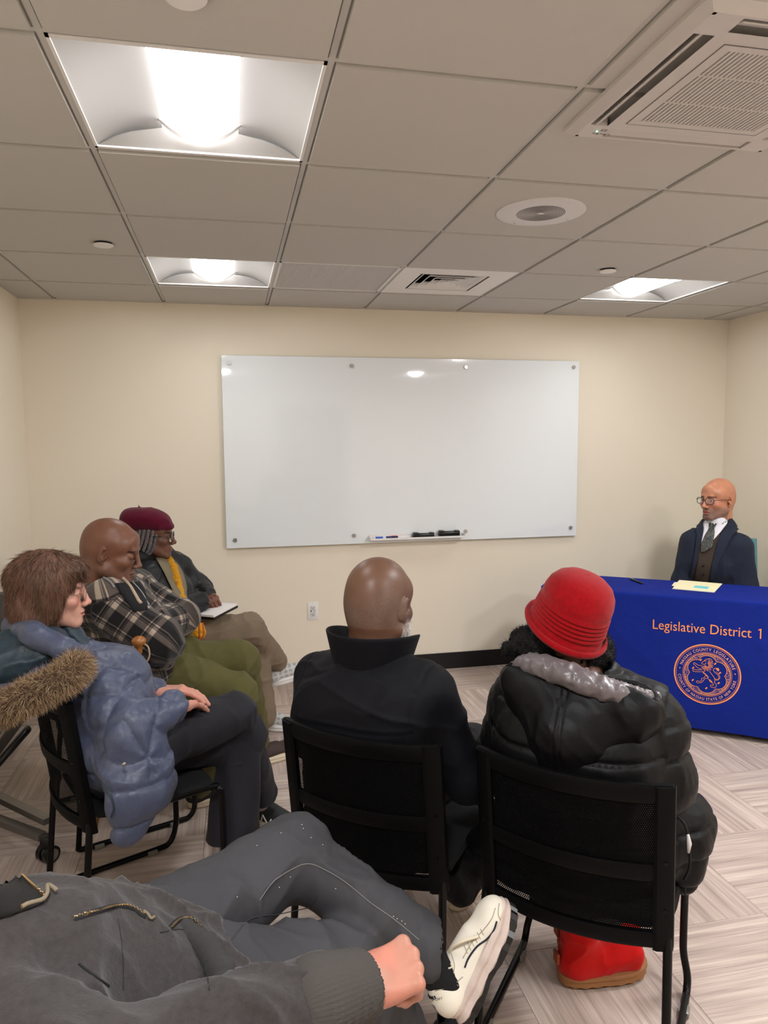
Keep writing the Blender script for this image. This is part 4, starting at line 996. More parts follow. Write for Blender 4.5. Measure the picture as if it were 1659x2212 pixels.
def part(name, person, fld, m, folds=(), it=1, extra=None, segs=None, label=None, pig=None, kind=None):
    V, F = cloth(fld, folds, it, extra); uv = None
    if segs is not None:
        L, A, I = Limbs(segs).coords(V); uv = np.stack([L+I*.037, A], 1)
    k = {}
    if label: k['label'] = label
    if kind: k['kind'] = kind
    global LAST; LAST = (V, F)
    return surf_obj(name, V, F, m, person, uv=uv, pigment=pig(V) if pig else None, **k)
def quilt(segs, pitch, depth, power=.5, diag=0.0):
    lm = Limbs(segs)
    def fn(V, N):
        L, A, I = lm.coords(V); u = (L+diag*A)/pitch; s = depth*(1-np.exp(-(np.sin(np.pi*u)/.20)**2))*(.75+.25*np.abs(np.sin(np.pi*u)))-depth*.8
        if diag: v = (L-diag*A)/pitch; s = np.minimum(s, np.abs(np.sin(np.pi*v))**power*depth-depth*.6)
        return s
    return fn
def add_fns(*fs): return lambda V, N: sum(f(V, N) for f in fs)
def strands(name, person, roots, dirs, length, m, width=.0012, seg=3, gravity=.3, jitter=.35, seed=1, kind='stuff', curl=0.0):
    """hair and fur as thin tapering blades"""
    rg = np.random.RandomState(seed); n = len(roots); P = roots.copy(); D = dirs+rg.normal(0, jitter, dirs.shape); D /= np.linalg.norm(D, axis=1, keepdims=True)
    ln = length*(rg.uniform(.6, 1.2, n))[:, None]; side = np.cross(D, rg.normal(0, 1, D.shape)); side /= np.linalg.norm(side, axis=1, keepdims=True)
    V = np.zeros((n, seg*2+1, 3)); cur = P
    for i in range(seg):
        w_ = width*(1-i/seg); V[:, 2*i] = cur-side*w_; V[:, 2*i+1] = cur+side*w_
        cur = cur+D*ln/seg; D = D+np.array([0, 0, -gravity/seg])+rg.normal(0, curl+1e-9, D.shape); D /= np.linalg.norm(D, axis=1, keepdims=True)
    V[:, -1] = cur; F = []; base = (np.arange(n)*(seg*2+1))
    quads = [(2*i, 2*i+1, 2*i+3, 2*i+2) for i in range(seg-1)]; q = np.concatenate([np.stack([base+a for a in t], 1) for t in quads]); t = np.stack([base+2*seg-2, base+2*seg-1, base+2*seg, base+2*seg], 1)
    me = bpy.data.meshes.new(name); vv = V.reshape(-1, 3); me.vertices.add(len(vv)); me.vertices.foreach_set('co', vv.astype(np.float32).ravel())
    nl = len(q)*4+len(t)*3; me.loops.add(nl); me.loops.foreach_set('vertex_index', np.concatenate([q.ravel(), t[:, :3].ravel()]).astype(np.int32))
    me.polygons.add(len(q)+len(t)); st = np.concatenate([np.arange(len(q))*4, len(q)*4+np.arange(len(t))*3]).astype(np.int32); me.polygons.foreach_set('loop_start', st)
    me.polygons.foreach_set('loop_total', np.concatenate([np.full(len(q), 4), np.full(len(t), 3)]).astype(np.int32)); me.polygons.foreach_set('use_smooth', np.ones(len(q)+len(t), bool)); me.update(calc_edges=True); me.materials.append(m)
    o = bpy.data.objects.new(name, me); COL.objects.link(o); world_child(o, person); 
    if kind: o['kind'] = kind
    return o
def scatter(V, F, n, seed=0, keep=None):
    rg = np.random.RandomState(seed); T_ = np.concatenate([F[:, [0, 1, 2]], F[:, [0, 2, 3]]]); a, b, c = V[T_[:, 0]], V[T_[:, 1]], V[T_[:, 2]]; cr = np.cross(b-a, c-a); ar = np.linalg.norm(cr, axis=1)
    i = rg.choice(len(T_), n, p=ar/ar.sum()); u, v = rg.rand(n, 1), rg.rand(n, 1); m = (u+v) > 1; u[m], v[m] = 1-u[m], 1-v[m]
    P = a[i]+(b[i]-a[i])*u+(c[i]-a[i])*v; N = cr[i]/(ar[i][:, None]+1e-12); return P, N
def seam_line(name, person, pts, r, m, n=6, **k):
    o = MB().tube(smooth_path(pts, n), r, 6).build(name, m, None, True, **k); return world_child(o, person)
def project_on(V, pts, lift=.001):
    """move points onto the nearest vertices of a surface"""
    out = []
    for p in pts: i = np.argmin(((V-V3(*p))**2).sum(1)); out.append(V[i])
    return out
M_black_trouser = fabric('black_trousers', (14, 14, 17), rough=.8)
up = V3(0, 0, 1)
# ------------------------------------------------------------ bald man in the black jacket (seen from behind)
def man_black():
    yaw = math.radians(37); h = V3(math.sin(yaw), math.cos(yaw), 0); r = V3(math.cos(yaw), -math.sin(yaw), 0); o = V3(.816, .282, 0)
    P = new_person(o, 'seated person in a plain black jacket with raised collar, back to the camera')
    o = o-r*.05-h*.01
    J = joints(o-h*.05+up*.55, o-h*.08+up*.77, o-h*.05+up*.945, yaw, sw=.165,
        elR=o+r*.275-h*.02+up*.63, elL=o-r*.25+h*.03+up*.64, wrR=o+r*.19+h*.22+up*.62, wrL=o-r*.10+h*.24+up*.62,
        knR=o+r*.15+h*.40+up*.53, knL=o-r*.17+h*.40+up*.53, anR=o+r*.13+h*.36+up*.12, anL=o-r*.10+h*.30+up*.10)
    hc = atD(819, 1312, 2.03); M = frame(hc, math.radians(42), math.radians(-8), 0) @ Matrix.Scale(1.09, 4)
    V, F = head_mesh(neck=.062, jaw=1.08, fat=.006, neckd=(0, .004, -.13)); x, y, z = V.T
    # roll of skin at the nape
    V = V+np.stack([0*x, -.003*np.exp(-((z+.078)/.010)**2)*(y < -.03)+.003*np.exp(-((z+.094)/.006)**2)*(y < -.03), 0*z], 1)
    pg = skin_pigment(V, (100, 70, 54), 1, beard=(196, 192, 188), beard_amt=.95, brows=(90, 80, 76), stubble_head=(112, 100, 92))
    bv, bf = body_coarse(J); parts = [(xf(M, V), F), (bv, bf)]; pigs = [pg, tint(bv, (110, 72, 52))]
    for s, w_, e in (('R', 1, 'elR'), ('L', -1, 'elL')):
        d = J['wr'+s]-J[e]; hv, hf, _ = hand_mesh(limb_frame(J['wr'+s], d, up), side=w_); parts.append((hv, hf)); pigs.append(tint(hv, (112, 74, 54)))
    body(P, parts, pigs); add_eyes(P, M)
    # grey whiskers along the jaw
    pts, nn = scatter(V, F, 9000, 3); m = (pts[:, 2] < -.03) & (pts[:, 1] > -.004) & (pts[:, 2] > -.11) & ((np.abs(pts[:, 0]) > .03) | (pts[:, 2] < -.07)); pts, nn = pts[m], nn[m]
    A = np.array(M); strands('beard', P, xf(M, pts), nn @ A[:3, :3].T+V3(0, 0, -.7), .011, mat('grey_whiskers', (214, 210, 206), rough=.6), .0005, 3, .6, .3, 2)
    mj = fabric('black_softshell', (11, 11, 16), rough=.7, bump=(700, .12, .0005), sheen=.05, spec=.14)
    f = Field(.0065); k = .045
    f.cone(J['pelvis']-h*.02-up*.06, J['chest'], .195, .195, k, flat=(h, .74)); f.cone(J['chest'], J['neck']-up*.07-h*.01, .195, .13, k, flat=(h, .72))
    f.cone(J['shL']-h*.01, J['shR']-h*.01, .078, .078, k); f.cone(J['shL']+r*.11+up*.015, J['shR']-r*.11+up*.015, .075, .075, .05)
    f.cone(J['chest']+r*.09-h*.03+up*.04, J['chest']-r*.09-h*.03+up*.04, .12, .12, .05)
    for s in 'LR': f.chain([J['sh'+s], J['el'+s], J['wr'+s]], [.076, .064, .048], .03)
    f.cone(J['pelvis']-r*.08-up*.10-h*.03, J['pelvis']+r*.08-up*.10-h*.03, .10, .10, .04)
    f.cone(J['neck']-h*.02-up*.01, J['neck']-h*.03+up*.2, .062, .07, .01, sub=True)
    folds = [(aniso(r*.5+up*.6, 3.5, 11), .010, 3, 3), (aniso(r-up*.3, 4, 16), .006, 8, 4), (30, .0012, 5, 2)]
    def seams(V, N):   # yoke seam across the back and the armhole seams
        q = V-o; a = q @ r; b = q @ h; zz = V[:, 2]; d = 0
        yoke = .80+.0*a-.05*np.abs(a+.05)*.3; d = -.004*np.exp(-((zz-yoke)/.0035)**2)*(b < 0)*(np.abs(a) < .185); d += .0025*np.exp(-((zz-yoke-.010)/.004)**2)*(b < 0)*(np.abs(a) < .185)
        for s in (-1, 1): d += -.004*np.exp(-((a*s-.178-.25*(zz-.84)**2)/.004)**2)*(zz > .66)*(b < .02)
        d += -.003*np.exp(-((zz-.935+.33*np.maximum(0, np.abs(a)-.05))/.004)**2)*(b < 0)*(np.abs(a) > .04)*(np.abs(a) < .18); return d
    jk = part('jacket', P, f, mj, folds, 1, seams)
    # standing collar, open and flared at the front
    c = MB(); n = 40; nk = J['neck']-h*.018+up*.005
    def col(u, v, off=0.0):
        a = math.radians(-154+308*u); back = math.cos(a); fl = (abs(a)/math.radians(154))**3
        rx = .106+off+.020*v+.036*fl*v; ry = .112+off+.010*v+.010*fl; zz = -.012+.088*v*(1-.12*fl)-.030*fl*(1-v)-.035*fl
        return tuple(nk+r*math.sin(a)*rx-h*(math.cos(a)*ry-.012)+up*zz)
    c.grid(lambda u, v: col(u, v), n, 10); c.grid(lambda u, v: col(u, v, -.006), n, 10); c.grid(lambda u, v: tuple(V3(*col(u, 1, -.006*v))+up*(.003*math.sin(math.pi*v))), n, 4)
    for e in (0, 1): c.grid(lambda u, v: col(e, u, -.006*v), 10, 3)
    world_child(c.build('collar', mj, None, True), P)
    for v_ in (.02, .10): seam_line('collar_seam', P, [V3(*col(u, v_, .0012)) for u in np.linspace(.04, .96, 14)], .0016, mj)
    f = Field(.009)
    for s in 'LR': f.cone(J['hip'+s], J['kn'+s], .095, .075, .03); f.cone(J['kn'+s], J['an'+s]-up*.03, .072, .066, .02)
    part('trousers', P, f, M_black_trouser, [(aniso(h, 4, 14), .006, 2, 3)])
    for s, sg in (('R', 1), ('L', -1)):
        b = J['an'+s]; t = h+r*.12*sg; hb = V3(b[0], b[1], 0)-t*.07; shoe(P, limb_frame(hb, t, up), (46, 34, 28), mat('cream_sole', (206, 192, 168), rough=.6) if 'cream_sole' not in bpy.data.materials else bpy.data.materials['cream_sole'], name='shoe', length=.29, high=.06)
# ------------------------------------------------------------ woman in the red hat (seen from behind)
def woman_red():
    yaw = math.radians(40); h = V3(math.sin(yaw), math.cos(yaw), 0); r = V3(math.cos(yaw), -math.sin(yaw), 0); o = V3(1.268, -.028, 0)
    P = new_person(o, 'seated person in a red knit hat, hooded black puffer coat and red boots')
    o = o-r*.015
    J = joints(o-h*.05+up*.55, o-h*.08+up*.76, o-h*.05+up*.95, yaw, sw=.155,
        elR=atD(1418, 1680, 1.76), elL=atD(1090, 1640, 2.0), wrR=o+r*.12+h*.27+up*.66, wrL=o-r*.10+h*.27+up*.66,
        knR=o+r*.13+h*.40+up*.53, knL=o-r*.15+h*.40+up*.53, anR=V3(1.355, .23, .14), anL=V3(1.325, .13, .14))
    M = frame(atD(1240, 1352, 1.84), math.radians(50), 0, 0) @ Matrix.Scale(.90, 4); V, F = head_mesh(neck=.05, neckd=(0, -.02, -.14))
    bv, bf = body_coarse(J); parts = [(xf(M, V), F), (bv, bf)]; pigs = [skin_pigment(V, (104, 68, 50), 2, lips=(110, 60, 54), brows=(20, 16, 14)), tint(bv, (100, 66, 50))]
    for s, w_ in (('R', 1), ('L', -1)):
        hv, hf, _ = hand_mesh(limb_frame(J['wr'+s], J['wr'+s]-J['el'+s], up), side=w_); parts.append((hv, hf)); pigs.append(tint(hv, (104, 68, 50)))
    body(P, parts, pigs); add_eyes(P, M)
    # hat: knitted cloche with stacked folds and a rolled brim, tipped to the right
    mh = mat('red_wool_felt', (150, 9, 18), rough=.95, spec=.12, sheen=.45, bump=(420, .5, .0012), noise=(90, .3, (128, 6, 14)))
    prof = [(0, .113), (.030, .112), (.058, .106), (.080, .092), (.096, .070), (.104, .046), (.1055, .026)]
    for k_ in range(5): z = .018-k_*.0105; prof += [(.1035+.0012*k_, z), (.1085+.0012*k_, z-.0042), (.1080+.0012*k_, z-.0070), (.1015+.0012*k_, z-.0094)]
    prof += [(.109, -.040), (.113, -.052), (.119, -.062), (.126, -.064), (.129, -.058), (.127, -.050), (.122, -.047), (.113, -.056), (.103, -.058), (.096, -.045), (.094, 0), (.085, .06), (0, .118)]
    prof = [(p_[0]*.90, p_[1]*.90) for p_ in prof]; n = 72; hv = []
    for i in range(n):
        a = 2*math.pi*i/n
        for rr, zz in prof:
            q = 1+.012*math.sin(3*a+.5)+.02*(zz > .06)*math.sin(2*a+1)-.02*math.exp(-((a-2.0)/.5)**2)*(zz > .03); dz = -.012*math.cos(a+1.2)*(zz < .03)*((.03-zz)/.09)
            hv.append((rr*math.cos(a)*q*.96, rr*math.sin(a)*q*1.08, zz+dz))
    m_ = len(prof); hf = [(i*m_+j, ((i+1) % n)*m_+j, ((i+1) % n)*m_+j+1, i*m_+j+1) for i in range(n) for j in range(m_-1)]
    HM = Matrix.Translation(Vector(atD(1238, 1318, 1.83))) @ Matrix.Rotation(-yaw*.55, 4, 'Z') @ Matrix.Rotation(math.radians(20), 4, 'Y') @ Matrix.Rotation(math.radians(10), 4, 'X')
    b = MB().raw([tuple(HM @ Vector(p_)) for p_ in hv], hf); world_child(b.build('hat', mh, None, True), P)
    # hair: tight black curls below the hat
    mhair = mat('black_curly_hair', (16, 13, 13), rough=.7, spec=.3, bump=(160, 1.0, .01))
    f = Field(.006); hc = atD(1232, 1402, 1.88); rr = V3(CR[0], CR[1], 0)
    f.ell(hc, (.098, .09, .062), .02); f.ell(hc-rr*.07+up*.012, (.055, .06, .045), .03); f.ell(hc+rr*.058-up*.012, (.042, .05, .045), .03); f.ell(hc-rr*.115+up*.012+h*.02, (.042, .05, .036), .02); f.cone(hc-rr*.10+up*.01, hc-rr*.165+h*.0-up*.0, .026, .013, .02)
    Vh, Fh = cloth(f, [(52, .011, 4, 1.5), (120, .006, 6, 1.2), (230, .003, 7, 1)], 0); ho = surf_obj('hair', Vh, Fh, mhair, P)
    pts, nn = scatter(Vh, Fh, 7000, 5); strands('stray_hair', P, pts, nn, .020, mhair, .0006, 4, .2, .8, 4, curl=.8)
    # coat
    mc = mat('black_puffer_nylon', (8, 8, 10), rough=.5, spec=.18, sheen=.0, bump=(38, .25, .004)); mcs = mat('black_matte_trim', (8, 8, 10), rough=.7)
    f = Field(.0065); k = .045; seg = [(J['chest']+up*.25, J['pelvis']-up*.2, .19)]
    f.cone(J['pelvis']-up*.04, J['chest'], .20, .20, k, flat=(h, .78)); f.cone(J['chest'], J['neck']-up*.075, .20, .14, k, flat=(h, .78)); f.cone(J['shL'], J['shR'], .088, .088, k); f.cone(J['shL']+r*.09+up*.02, J['shR']-r*.09+up*.02, .075, .075, .05)
    f.cone(J['chest']+r*.08-h*.03+up*.03, J['chest']-r*.08-h*.03+up*.03, .13, .13, .05)
    for s in 'LR': f.chain([J['sh'+s], J['el'+s], J['wr'+s]], [.086, .082, .060], .035)
    f.ell(atD(1468, 1810, 1.85), (.052, .085, .115), .04); f.ell(atD(1470, 1880, 1.83), (.045, .05, .055), .03); f.cone(J['pelvis']+r*.14, atD(1480, 1770, 1.86), .10, .07, .05); f.ell(atD(992, 1905, 2.03), (.045, .06, .062), .03); f.cone(J['pelvis']-r*.12, atD(1000, 1880, 2.05), .10, .05, .04)
    f.cone(J['neck']-h*.01, J['neck']+up*.2, .062, .07, .01, sub=True)
    segs = [(J['chest']+up*.30, J['pelvis']-up*.15, .17), (J['shR'], J['elR'], .08), (J['elR'], J['wrR'], .07), (J['shL'], J['elL'], .08), (J['elL'], J['wrL'], .07)]
    part('coat', P, f, mc, [(aniso(r, 5, 14), .005, 3, 2.5), (aniso(up, 16, 34), .0022, 5, 2.5), (70, .0010, 6, 2)], 1, quilt(segs, .078, .010, .35))
    # hood lying on the back, with a grey satin lining showing
    f = Field(.006); bk = J['neck']-h*.105; f.cone(bk-r*.13+up*.005, bk+r*.15-up*.015, .052, .052, .03); f.cone(bk-r*.10-up*.04, bk-up*.19-h*.045-r*.03, .062, .036, .05); f.cone(bk+r*.12-up*.05, bk-up*.19-h*.045-r*.03, .062, .036, .05); f.ell(bk-up*.09-h*.03, (.10, .085, .09), .05)
    f.cone(bk-r*.15+up*.045, bk+r*.19+up*.02, .020, .020, .01, sub=True)
    def hs(V, N):
        a = (V-bk) @ r; return -.004*np.exp(-((a+.02)/.003)**2)-.004*np.exp(-((a+.005)/.003)**2)
    part('hood', P, f, mc, [(aniso(r*.3-up, 5, 16), .007, 9, 2.5), (aniso(up-r, 16, 34), .003, 11, 2)], 1, hs)
    ml = mat('grey_satin_lining', (96, 88, 90), rough=.35, spec=.5, sheen=.3, bump=(30, .5, .008)); f = Field(.006)
    pts = [bk-r*.165+up*.010+h*.05, bk-r*.10+up*.052-h*.01, bk+up*.045-h*.035, bk+r*.10+up*.020-h*.03, bk+r*.175-up*.0+h*.035]
    pts = [V3(*q) for q in smooth_path(pts, 4)]; f.chain(pts, list(.011+.014*np.sin(np.linspace(.3, 2.9, len(pts)))), .012, flat=(h, 1.3)); part('hood_lining', P, f, ml, [(aniso(up+h*.5, 12, 55), .008, 2, 1.8), (60, .002, 3, 1.5)], 1)
    f = Field(.006); f.chain([J['neck']-r*.085+h*.02+up*.005, J['neck']-h*.075+up*.018, J['neck']+r*.10-h*.02+up*.0, J['neck']+r*.12+h*.06-up*.02], [.020, .022, .022, .016], .02); part('collar', P, f, mcs, [(40, .003, 2, 2)], 1)
    z = MB(); pz = [V3(*q) for q in smooth_path([atD(1447, 1755, 1.745), atD(1475, 1775, 1.735), atD(1487, 1810, 1.73), atD(1490, 1870, 1.735), atD(1478, 1900, 1.75)], 5)]; z.tube(pz, .0035, 6); world_child(z.build('pocket_zip', mcs, None, True), P)
    world_child(MB().tube([atD(1486, 1802, 1.728), atD(1489, 1822, 1.725), atD(1487, 1842, 1.728)], [.003, .006, .003], 8).build('white_lining', mat('white_fleece', (206, 200, 196), rough=.9), None, True), P)
    world_child(MB().tube([atD(1480, 1915, 1.77), atD(1481, 1935, 1.77), atD(1481, 1950, 1.77)], [.0015, .002, .004], 8).build('cord_pull', mcs, None, True), P)
    f = Field(.009)
    for s in 'LR': f.cone(J['hip'+s], J['kn'+s], .095, .072, .03); f.cone(J['kn'+s], J['an'+s]+up*.08, .068, .055, .02)
    part('trousers', P, f, M_black_trouser, [(aniso(h, 4, 14), .006, 2, 3)])
    # red suede ankle boots
    mb = mat('red_suede', (190, 24, 20), rough=.95, spec=.1, sheen=.5, noise=(25, .3, (170, 16, 14)), bump=(300, .3, .001)); msole = mat('tan_boot_sole', (150, 104, 66), rough=.8, bump=(120, .4, .002))
    for (a, b_) in (((1.249, .098), (1.515, .090)), ((1.30, .205), (1.565, .185))):
        a = V3(*a, 0); b_ = V3(*b_, 0); d = b_-a; d /= np.linalg.norm(d); BM = limb_frame(a, d, up); f = Field(.004)
        f.cone((0, .055, .05), (0, .065, .27), .052, .062, .03, flat=((1, 0, 0), .9)); f.cone((0, .05, .055), (0, .205, .058), .048, .050, .03); f.half((0, 0, .026), (0, 0, -1), .003); f.cone((0, .066, .30), (0, .066, .20), .052, .045, .006, sub=True)
        V, F = cloth(f, [(aniso((0, 1, .6), 14, 34), .005, 4, 2.5)], 1); ob = surf_obj('boot', xf(BM, V), F, mb, P)
        s_ = MB(); vs = []; fs = []; n = 48; pr = [(-.004, .0), (.002, .006), (0, .022), (.004, .026), (.003, .034), (-.010, .037)]
        for i in range(n):
            t = 2*math.pi*i/n; c_, q_ = math.cos(t), math.sin(t); e = (abs(c_)**2.8+abs(q_)**2.8)**(-1/2.8)
            for g_, z_ in pr: vs.append((c_*e*(.050+g_+.004*(q_ > 0)), .128+q_*e*(.130+g_), z_+(0 if z_ > .01 else .004*(i % 2))+.010*max(0, (q_*e-.7)/.3)**2))
        for i in range(n):
            for j in range(len(pr)-1): kk = (i+1) % n; fs.append((i*6+j, kk*6+j, kk*6+j+1, i*6+j+1))
        fs.append(tuple(i*6 for i in range(n))); s_.raw([tuple(BM @ Vector(p_)) for p_ in vs], fs); so_ = s_.build('sole', msole, None, 'auto'); so_.parent = ob
        t_ = MB().box((-.015, -.0165, .062), (.015, -.0085, .094), bev=.002); t_.v = [tuple(BM @ Vector(p_)) for p_ in t_.v]; to = t_.build('heel_label', mat('leather_tag', (150, 70, 44), rough=.7) if 'leather_tag' not in bpy.data.materials else bpy.data.materials['leather_tag'], None); to.parent = ob
def shoe_on(P, ankle, fwd, floor=True, **k):
    f = V3(*fwd); z = up
    if floor: hb = V3(ankle[0], ankle[1], 0)-f*.05/np.linalg.norm(f)*1.0; return shoe(P, limb_frame(hb, f, up), **k)
    zz = np.cross(np.cross(f, up), f); zz /= np.linalg.norm(zz); hb = V3(*ankle)-f/np.linalg.norm(f)*.05-zz*.10; return shoe(P, limb_frame(hb, f, zz), **k)
def gm(name, rgb, **k): return bpy.data.materials[name] if name in bpy.data.materials else mat(name, rgb, **k)
M_cream = gm('cream_sole', (206, 192, 168), rough=.6)
# ------------------------------------------------------------ woman in the blue puffer coat
def woman_blue():
    yaw = math.radians(65); h = V3(math.sin(yaw), math.cos(yaw), 0); r = V3(math.cos(yaw), -math.sin(yaw), 0)
    P = new_person((.01, .765), 'seated person in a blue puffer coat with fur-trimmed hood, hands on crossed knee')
    pel = atD(262, 1600, 2.30); hc = atD(112, 1286, 2.24); neck = hc-up*.145-h*.035
    J = joints(pel, neck*.45+pel*.55-h*.02, neck, yaw, shR=None or (0, 0, 0)) if False else joints(pel, neck*.45+pel*.55+h*.065, neck, yaw, sw=.15)
    J.update(shR=atD(208, 1482, 2.22), elR=atD(280, 1580, 2.13), wrR=atD(372, 1528, 2.22), shL=atD(165, 1430, 2.42), elL=atD(262, 1520, 2.46), wrL=atD(338, 1499, 2.40),
        hipR=atD(292, 1618, 2.22), knR=atD(508, 1542, 2.52), anR=atD(562, 1710, 2.80), hipL=atD(275, 1615, 2.38), knL=atD(528, 1592, 2.58), anL=atD(497, 1822, 2.52))
    M = frame(hc, math.radians(84), math.radians(-3), 0) @ Matrix.Scale(.96, 4); V, F = head_mesh(neck=.048, nose=1.0, jaw=.92, neckd=(0, -.05, -.16), brow=.8, open_=.0035)
    x, y, z = V.T; V[:, 0] += 0
    pg = skin_pigment(V, (196, 148, 130), 3, lips=(180, 104, 96), brows=(120, 88, 70), flush=.35); bv, bf = body_coarse(J); parts = [(xf(M, V), F), (bv, bf)]; pigs = [pg, tint(bv, (206, 158, 138))]
    hR = limb_frame(J['wrR']+V3(0, 0, .004), atD(455, 1518, 2.42)-J['wrR'], up+h*.1-r*.25); hv, hf, _ = hand_mesh(hR, side=1, curl=(.12, .14, .16, .2), spread=.05, thumb=(.45, .15)); parts.append((hv, hf)); pigs.append(tint(hv, (204, 146, 128), 3, .08, .3))
    hL = limb_frame(J['wrL']+V3(0, 0, .012), atD(442, 1496, 2.40)-J['wrL'], up-r*.2); hv, hf, _ = hand_mesh(hL, side=-1, curl=(.25, .3, .3, .3), spread=.06, thumb=(.5, .2)); parts.append((hv, hf)); pigs.append(tint(hv, (204, 146, 128), 4, .08, .3))
    body(P, parts, pigs); add_eyes(P, M, (0, 1, -.1)); glasses(P, M, (120, 96, 84), rnd=True, thick=.0008, wire=True, w_=.021, h_=.017)
    # hair: layered bob
    mh = gm('brown_hair', (72, 47, 35), rough=.45, spec=.45, noise=(30, .25, (112, 78, 58), (1, 1, .1)), bump=(120, .9, .004, (1, 1, .08)))
    f = Field(.0045); f.ell((0, -.022, .052), (.094, .117, .096), .02); f.ell((0, -.060, -.035), (.088, .072, .085), .03); f.ell((0, .062, .088), (.070, .045, .030), .03)
    for s in (-1, 1): f.ell((s*.072, -.004, .010), (.026, .050, .092), .02); f.ell((s*.06, -.05, -.085), (.035, .05, .045), .03)
    f.ell((0, .095, -.040), (.095, .070, .090), .012, sub=True)
    Vh, Fh = cloth(f, [(np.array([[75, 0, 0], [0, 75, 0], [0, 0, 9]]), .005, 3, 1.6), (np.array([[150, 0, 0], [0, 150, 0], [0, 0, 14]]), .002, 4, 1.3)], 1); Vw = xf(M, Vh); surf_obj('hair', Vw, Fh, mh, P)
    pts, nn = scatter(Vh, Fh, 9000, 6); dn = np.stack([pts[:, 0]*9, (pts[:, 1]+.02)*9, -.5-np.clip((.10-pts[:, 2])*12, 0, 3)], 1); dn = dn-nn*((dn*nn).sum(1))[:, None]; dn /= np.linalg.norm(dn, axis=1, keepdims=True)+1e-9; dn = dn+nn*.10; A = np.array(M)[:3, :3]
    strands('hair_strands', P, xf(M, pts), dn @ A.T, .034, mh, .0007, 4, .35, .07, 7, curl=.05)
    mc = gm('blue_puffer_nylon', (70, 77, 99), rough=.42, spec=.4, bump=(26, .45, .008), sheen=.15); mt = gm('dark_teal_lining', (38, 54, 64), rough=.5, spec=.4, bump=(18, .6, .012))
    f = Field(.0065); f.cone(pel-up*.02+h*.01, J['chest'], .145, .142, .04, flat=(h, .8)); f.cone(J['chest'], J['neck']-up*.07, .165, .115, .04, flat=(h, .85)); f.cone(J['shL'], J['shR'], .080, .074, .04)
    f.chain([J['shR'], J['elR'], J['wrR']], [.076, .074, .052], .03); f.chain([J['shL'], J['elL'], J['wrL']], [.080, .070, .046], .03)
    f.cone(atD(290, 1650, 2.11), atD(302, 1710, 2.09), .090, .092, .05, flat=(r, .5)); f.cone(atD(302, 1710, 2.09), atD(280, 1785, 2.08), .085, .055, .04, flat=(r, .5)); f.cone(atD(285, 1655, 2.13), atD(345, 1690, 2.15), .08, .05, .04, flat=(r, .5)); f.cone(pel-h*.06-up*.05, pel-h*.04-up*.11, .10, .07, .05)
    f.cone(atD(238, 1608, 2.22), atD(300, 1655, 2.14), .115, .09, .05, flat=(r, .7)); f.cone(J['neck'], J['neck']+up*.2, .056, .07, .01, sub=True)
    segs = [(J['neck'], pel-up*.25, .16), (J['shR'], J['elR'], .075), (J['elR'], J['wrR'], .06), (J['shL'], J['elL'], .075), (J['elL'], J['wrL'], .06)]
    lm_ = Limbs(segs)
    def q(V, N):
        L, A, I = lm_.coords(V); a = (L*.9+A*.55)/.10; b = (L*.9-A*.55)/.10; s1 = np.abs(np.sin(np.pi*a))**.5; s2 = np.abs(np.sin(np.pi*b))**.5; low = V[:, 2] < .56; s = np.where(I == 0, np.abs(np.sin(np.pi*V[:, 2]/.115))**.4, np.minimum(s1, s2)); return .016*(s-.75)
    part('coat', P, f, mc, [(aniso(h, 7, 15), .006, 3, 2.5), (aniso(up, 14, 30), .003, 5, 2.5), (60, .001, 6, 2)], 1, q)
    f = Field(.0055); nk = J['neck']; f.chain([atD(30, 1352, 2.20), atD(75, 1372, 2.10), atD(135, 1400, 2.08), atD(182, 1440, 2.16), atD(222, 1480, 2.24)], [.028, .036, .032, .028, .022], .02); f.chain([atD(30, 1352, 2.2), atD(90, 1352, 2.36), atD(160, 1372, 2.36), atD(215, 1440, 2.36)], [.03, .034, .028, .022], .02)
    part('collar', P, f, mc, [(aniso(h, 10, 30), .005, 2, 2)], 1)
    f = Field(.0055); f.chain([atD(150, 1360, 2.26), atD(178, 1400, 2.26), atD(232, 1475, 2.30)], [.026, .026, .022], .02); part('storm_flap', P, f, mt, [(30, .004, 2, 2)], 1)
    # hood thrown back over the chair, dark lining inside and fur round its edge
    f = Field(.0065); f.ell(atD(40, 1425, 2.16), (.13, .12, .075), .04); f.cone(atD(-60, 1440, 2.16), atD(100, 1400, 2.16), .075, .065, .05); part('hood_lining', P, f, mt, [(aniso(h, 7, 22), .010, 2, 2.5), (30, .003, 3, 2)], 1)
    f = Field(.0065); f.chain([atD(150, 1440, 2.14), atD(90, 1468, 2.10), atD(20, 1490, 2.10), atD(-60, 1515, 2.12)], [.03, .040, .045, .045], .03); part('hood', P, f, mc, [(30, .004, 2, 2)], 1)
    fp = [V3(*p_) for p_ in smooth_path([atD(168, 1440, 2.05), atD(140, 1463, 2.00), atD(85, 1492, 1.98), atD(25, 1522, 1.98), atD(-50, 1552, 2.02)], 5)]
    f = Field(.006); f.chain(fp, list(.034*np.ones(len(fp))), .01); mf = gm('fur_underlay', (78, 62, 50), rough=.9); Vf, Ff = cloth(f, [(60, .006, 2, 1.5)], 0); tr = surf_obj('fur_trim', Vf, Ff, mf, P)
    pts, nn = scatter(Vf, Ff, 16000, 8); k_ = len(pts)//3; dr = nn+V3(.15, -.1, -.15)
    for i, (c_, s_) in enumerate((((150, 122, 94), 1), ((96, 74, 56), 2), ((196, 170, 136), 3))): q_ = slice(i*k_, (i+1)*k_); strands('fur', P, pts[q_], dr[q_], .028, gm('fur_%s' % ('tan', 'brown', 'pale')[i], c_, rough=.8, spec=.2), .0006, 3, .35, .45, 10+i)
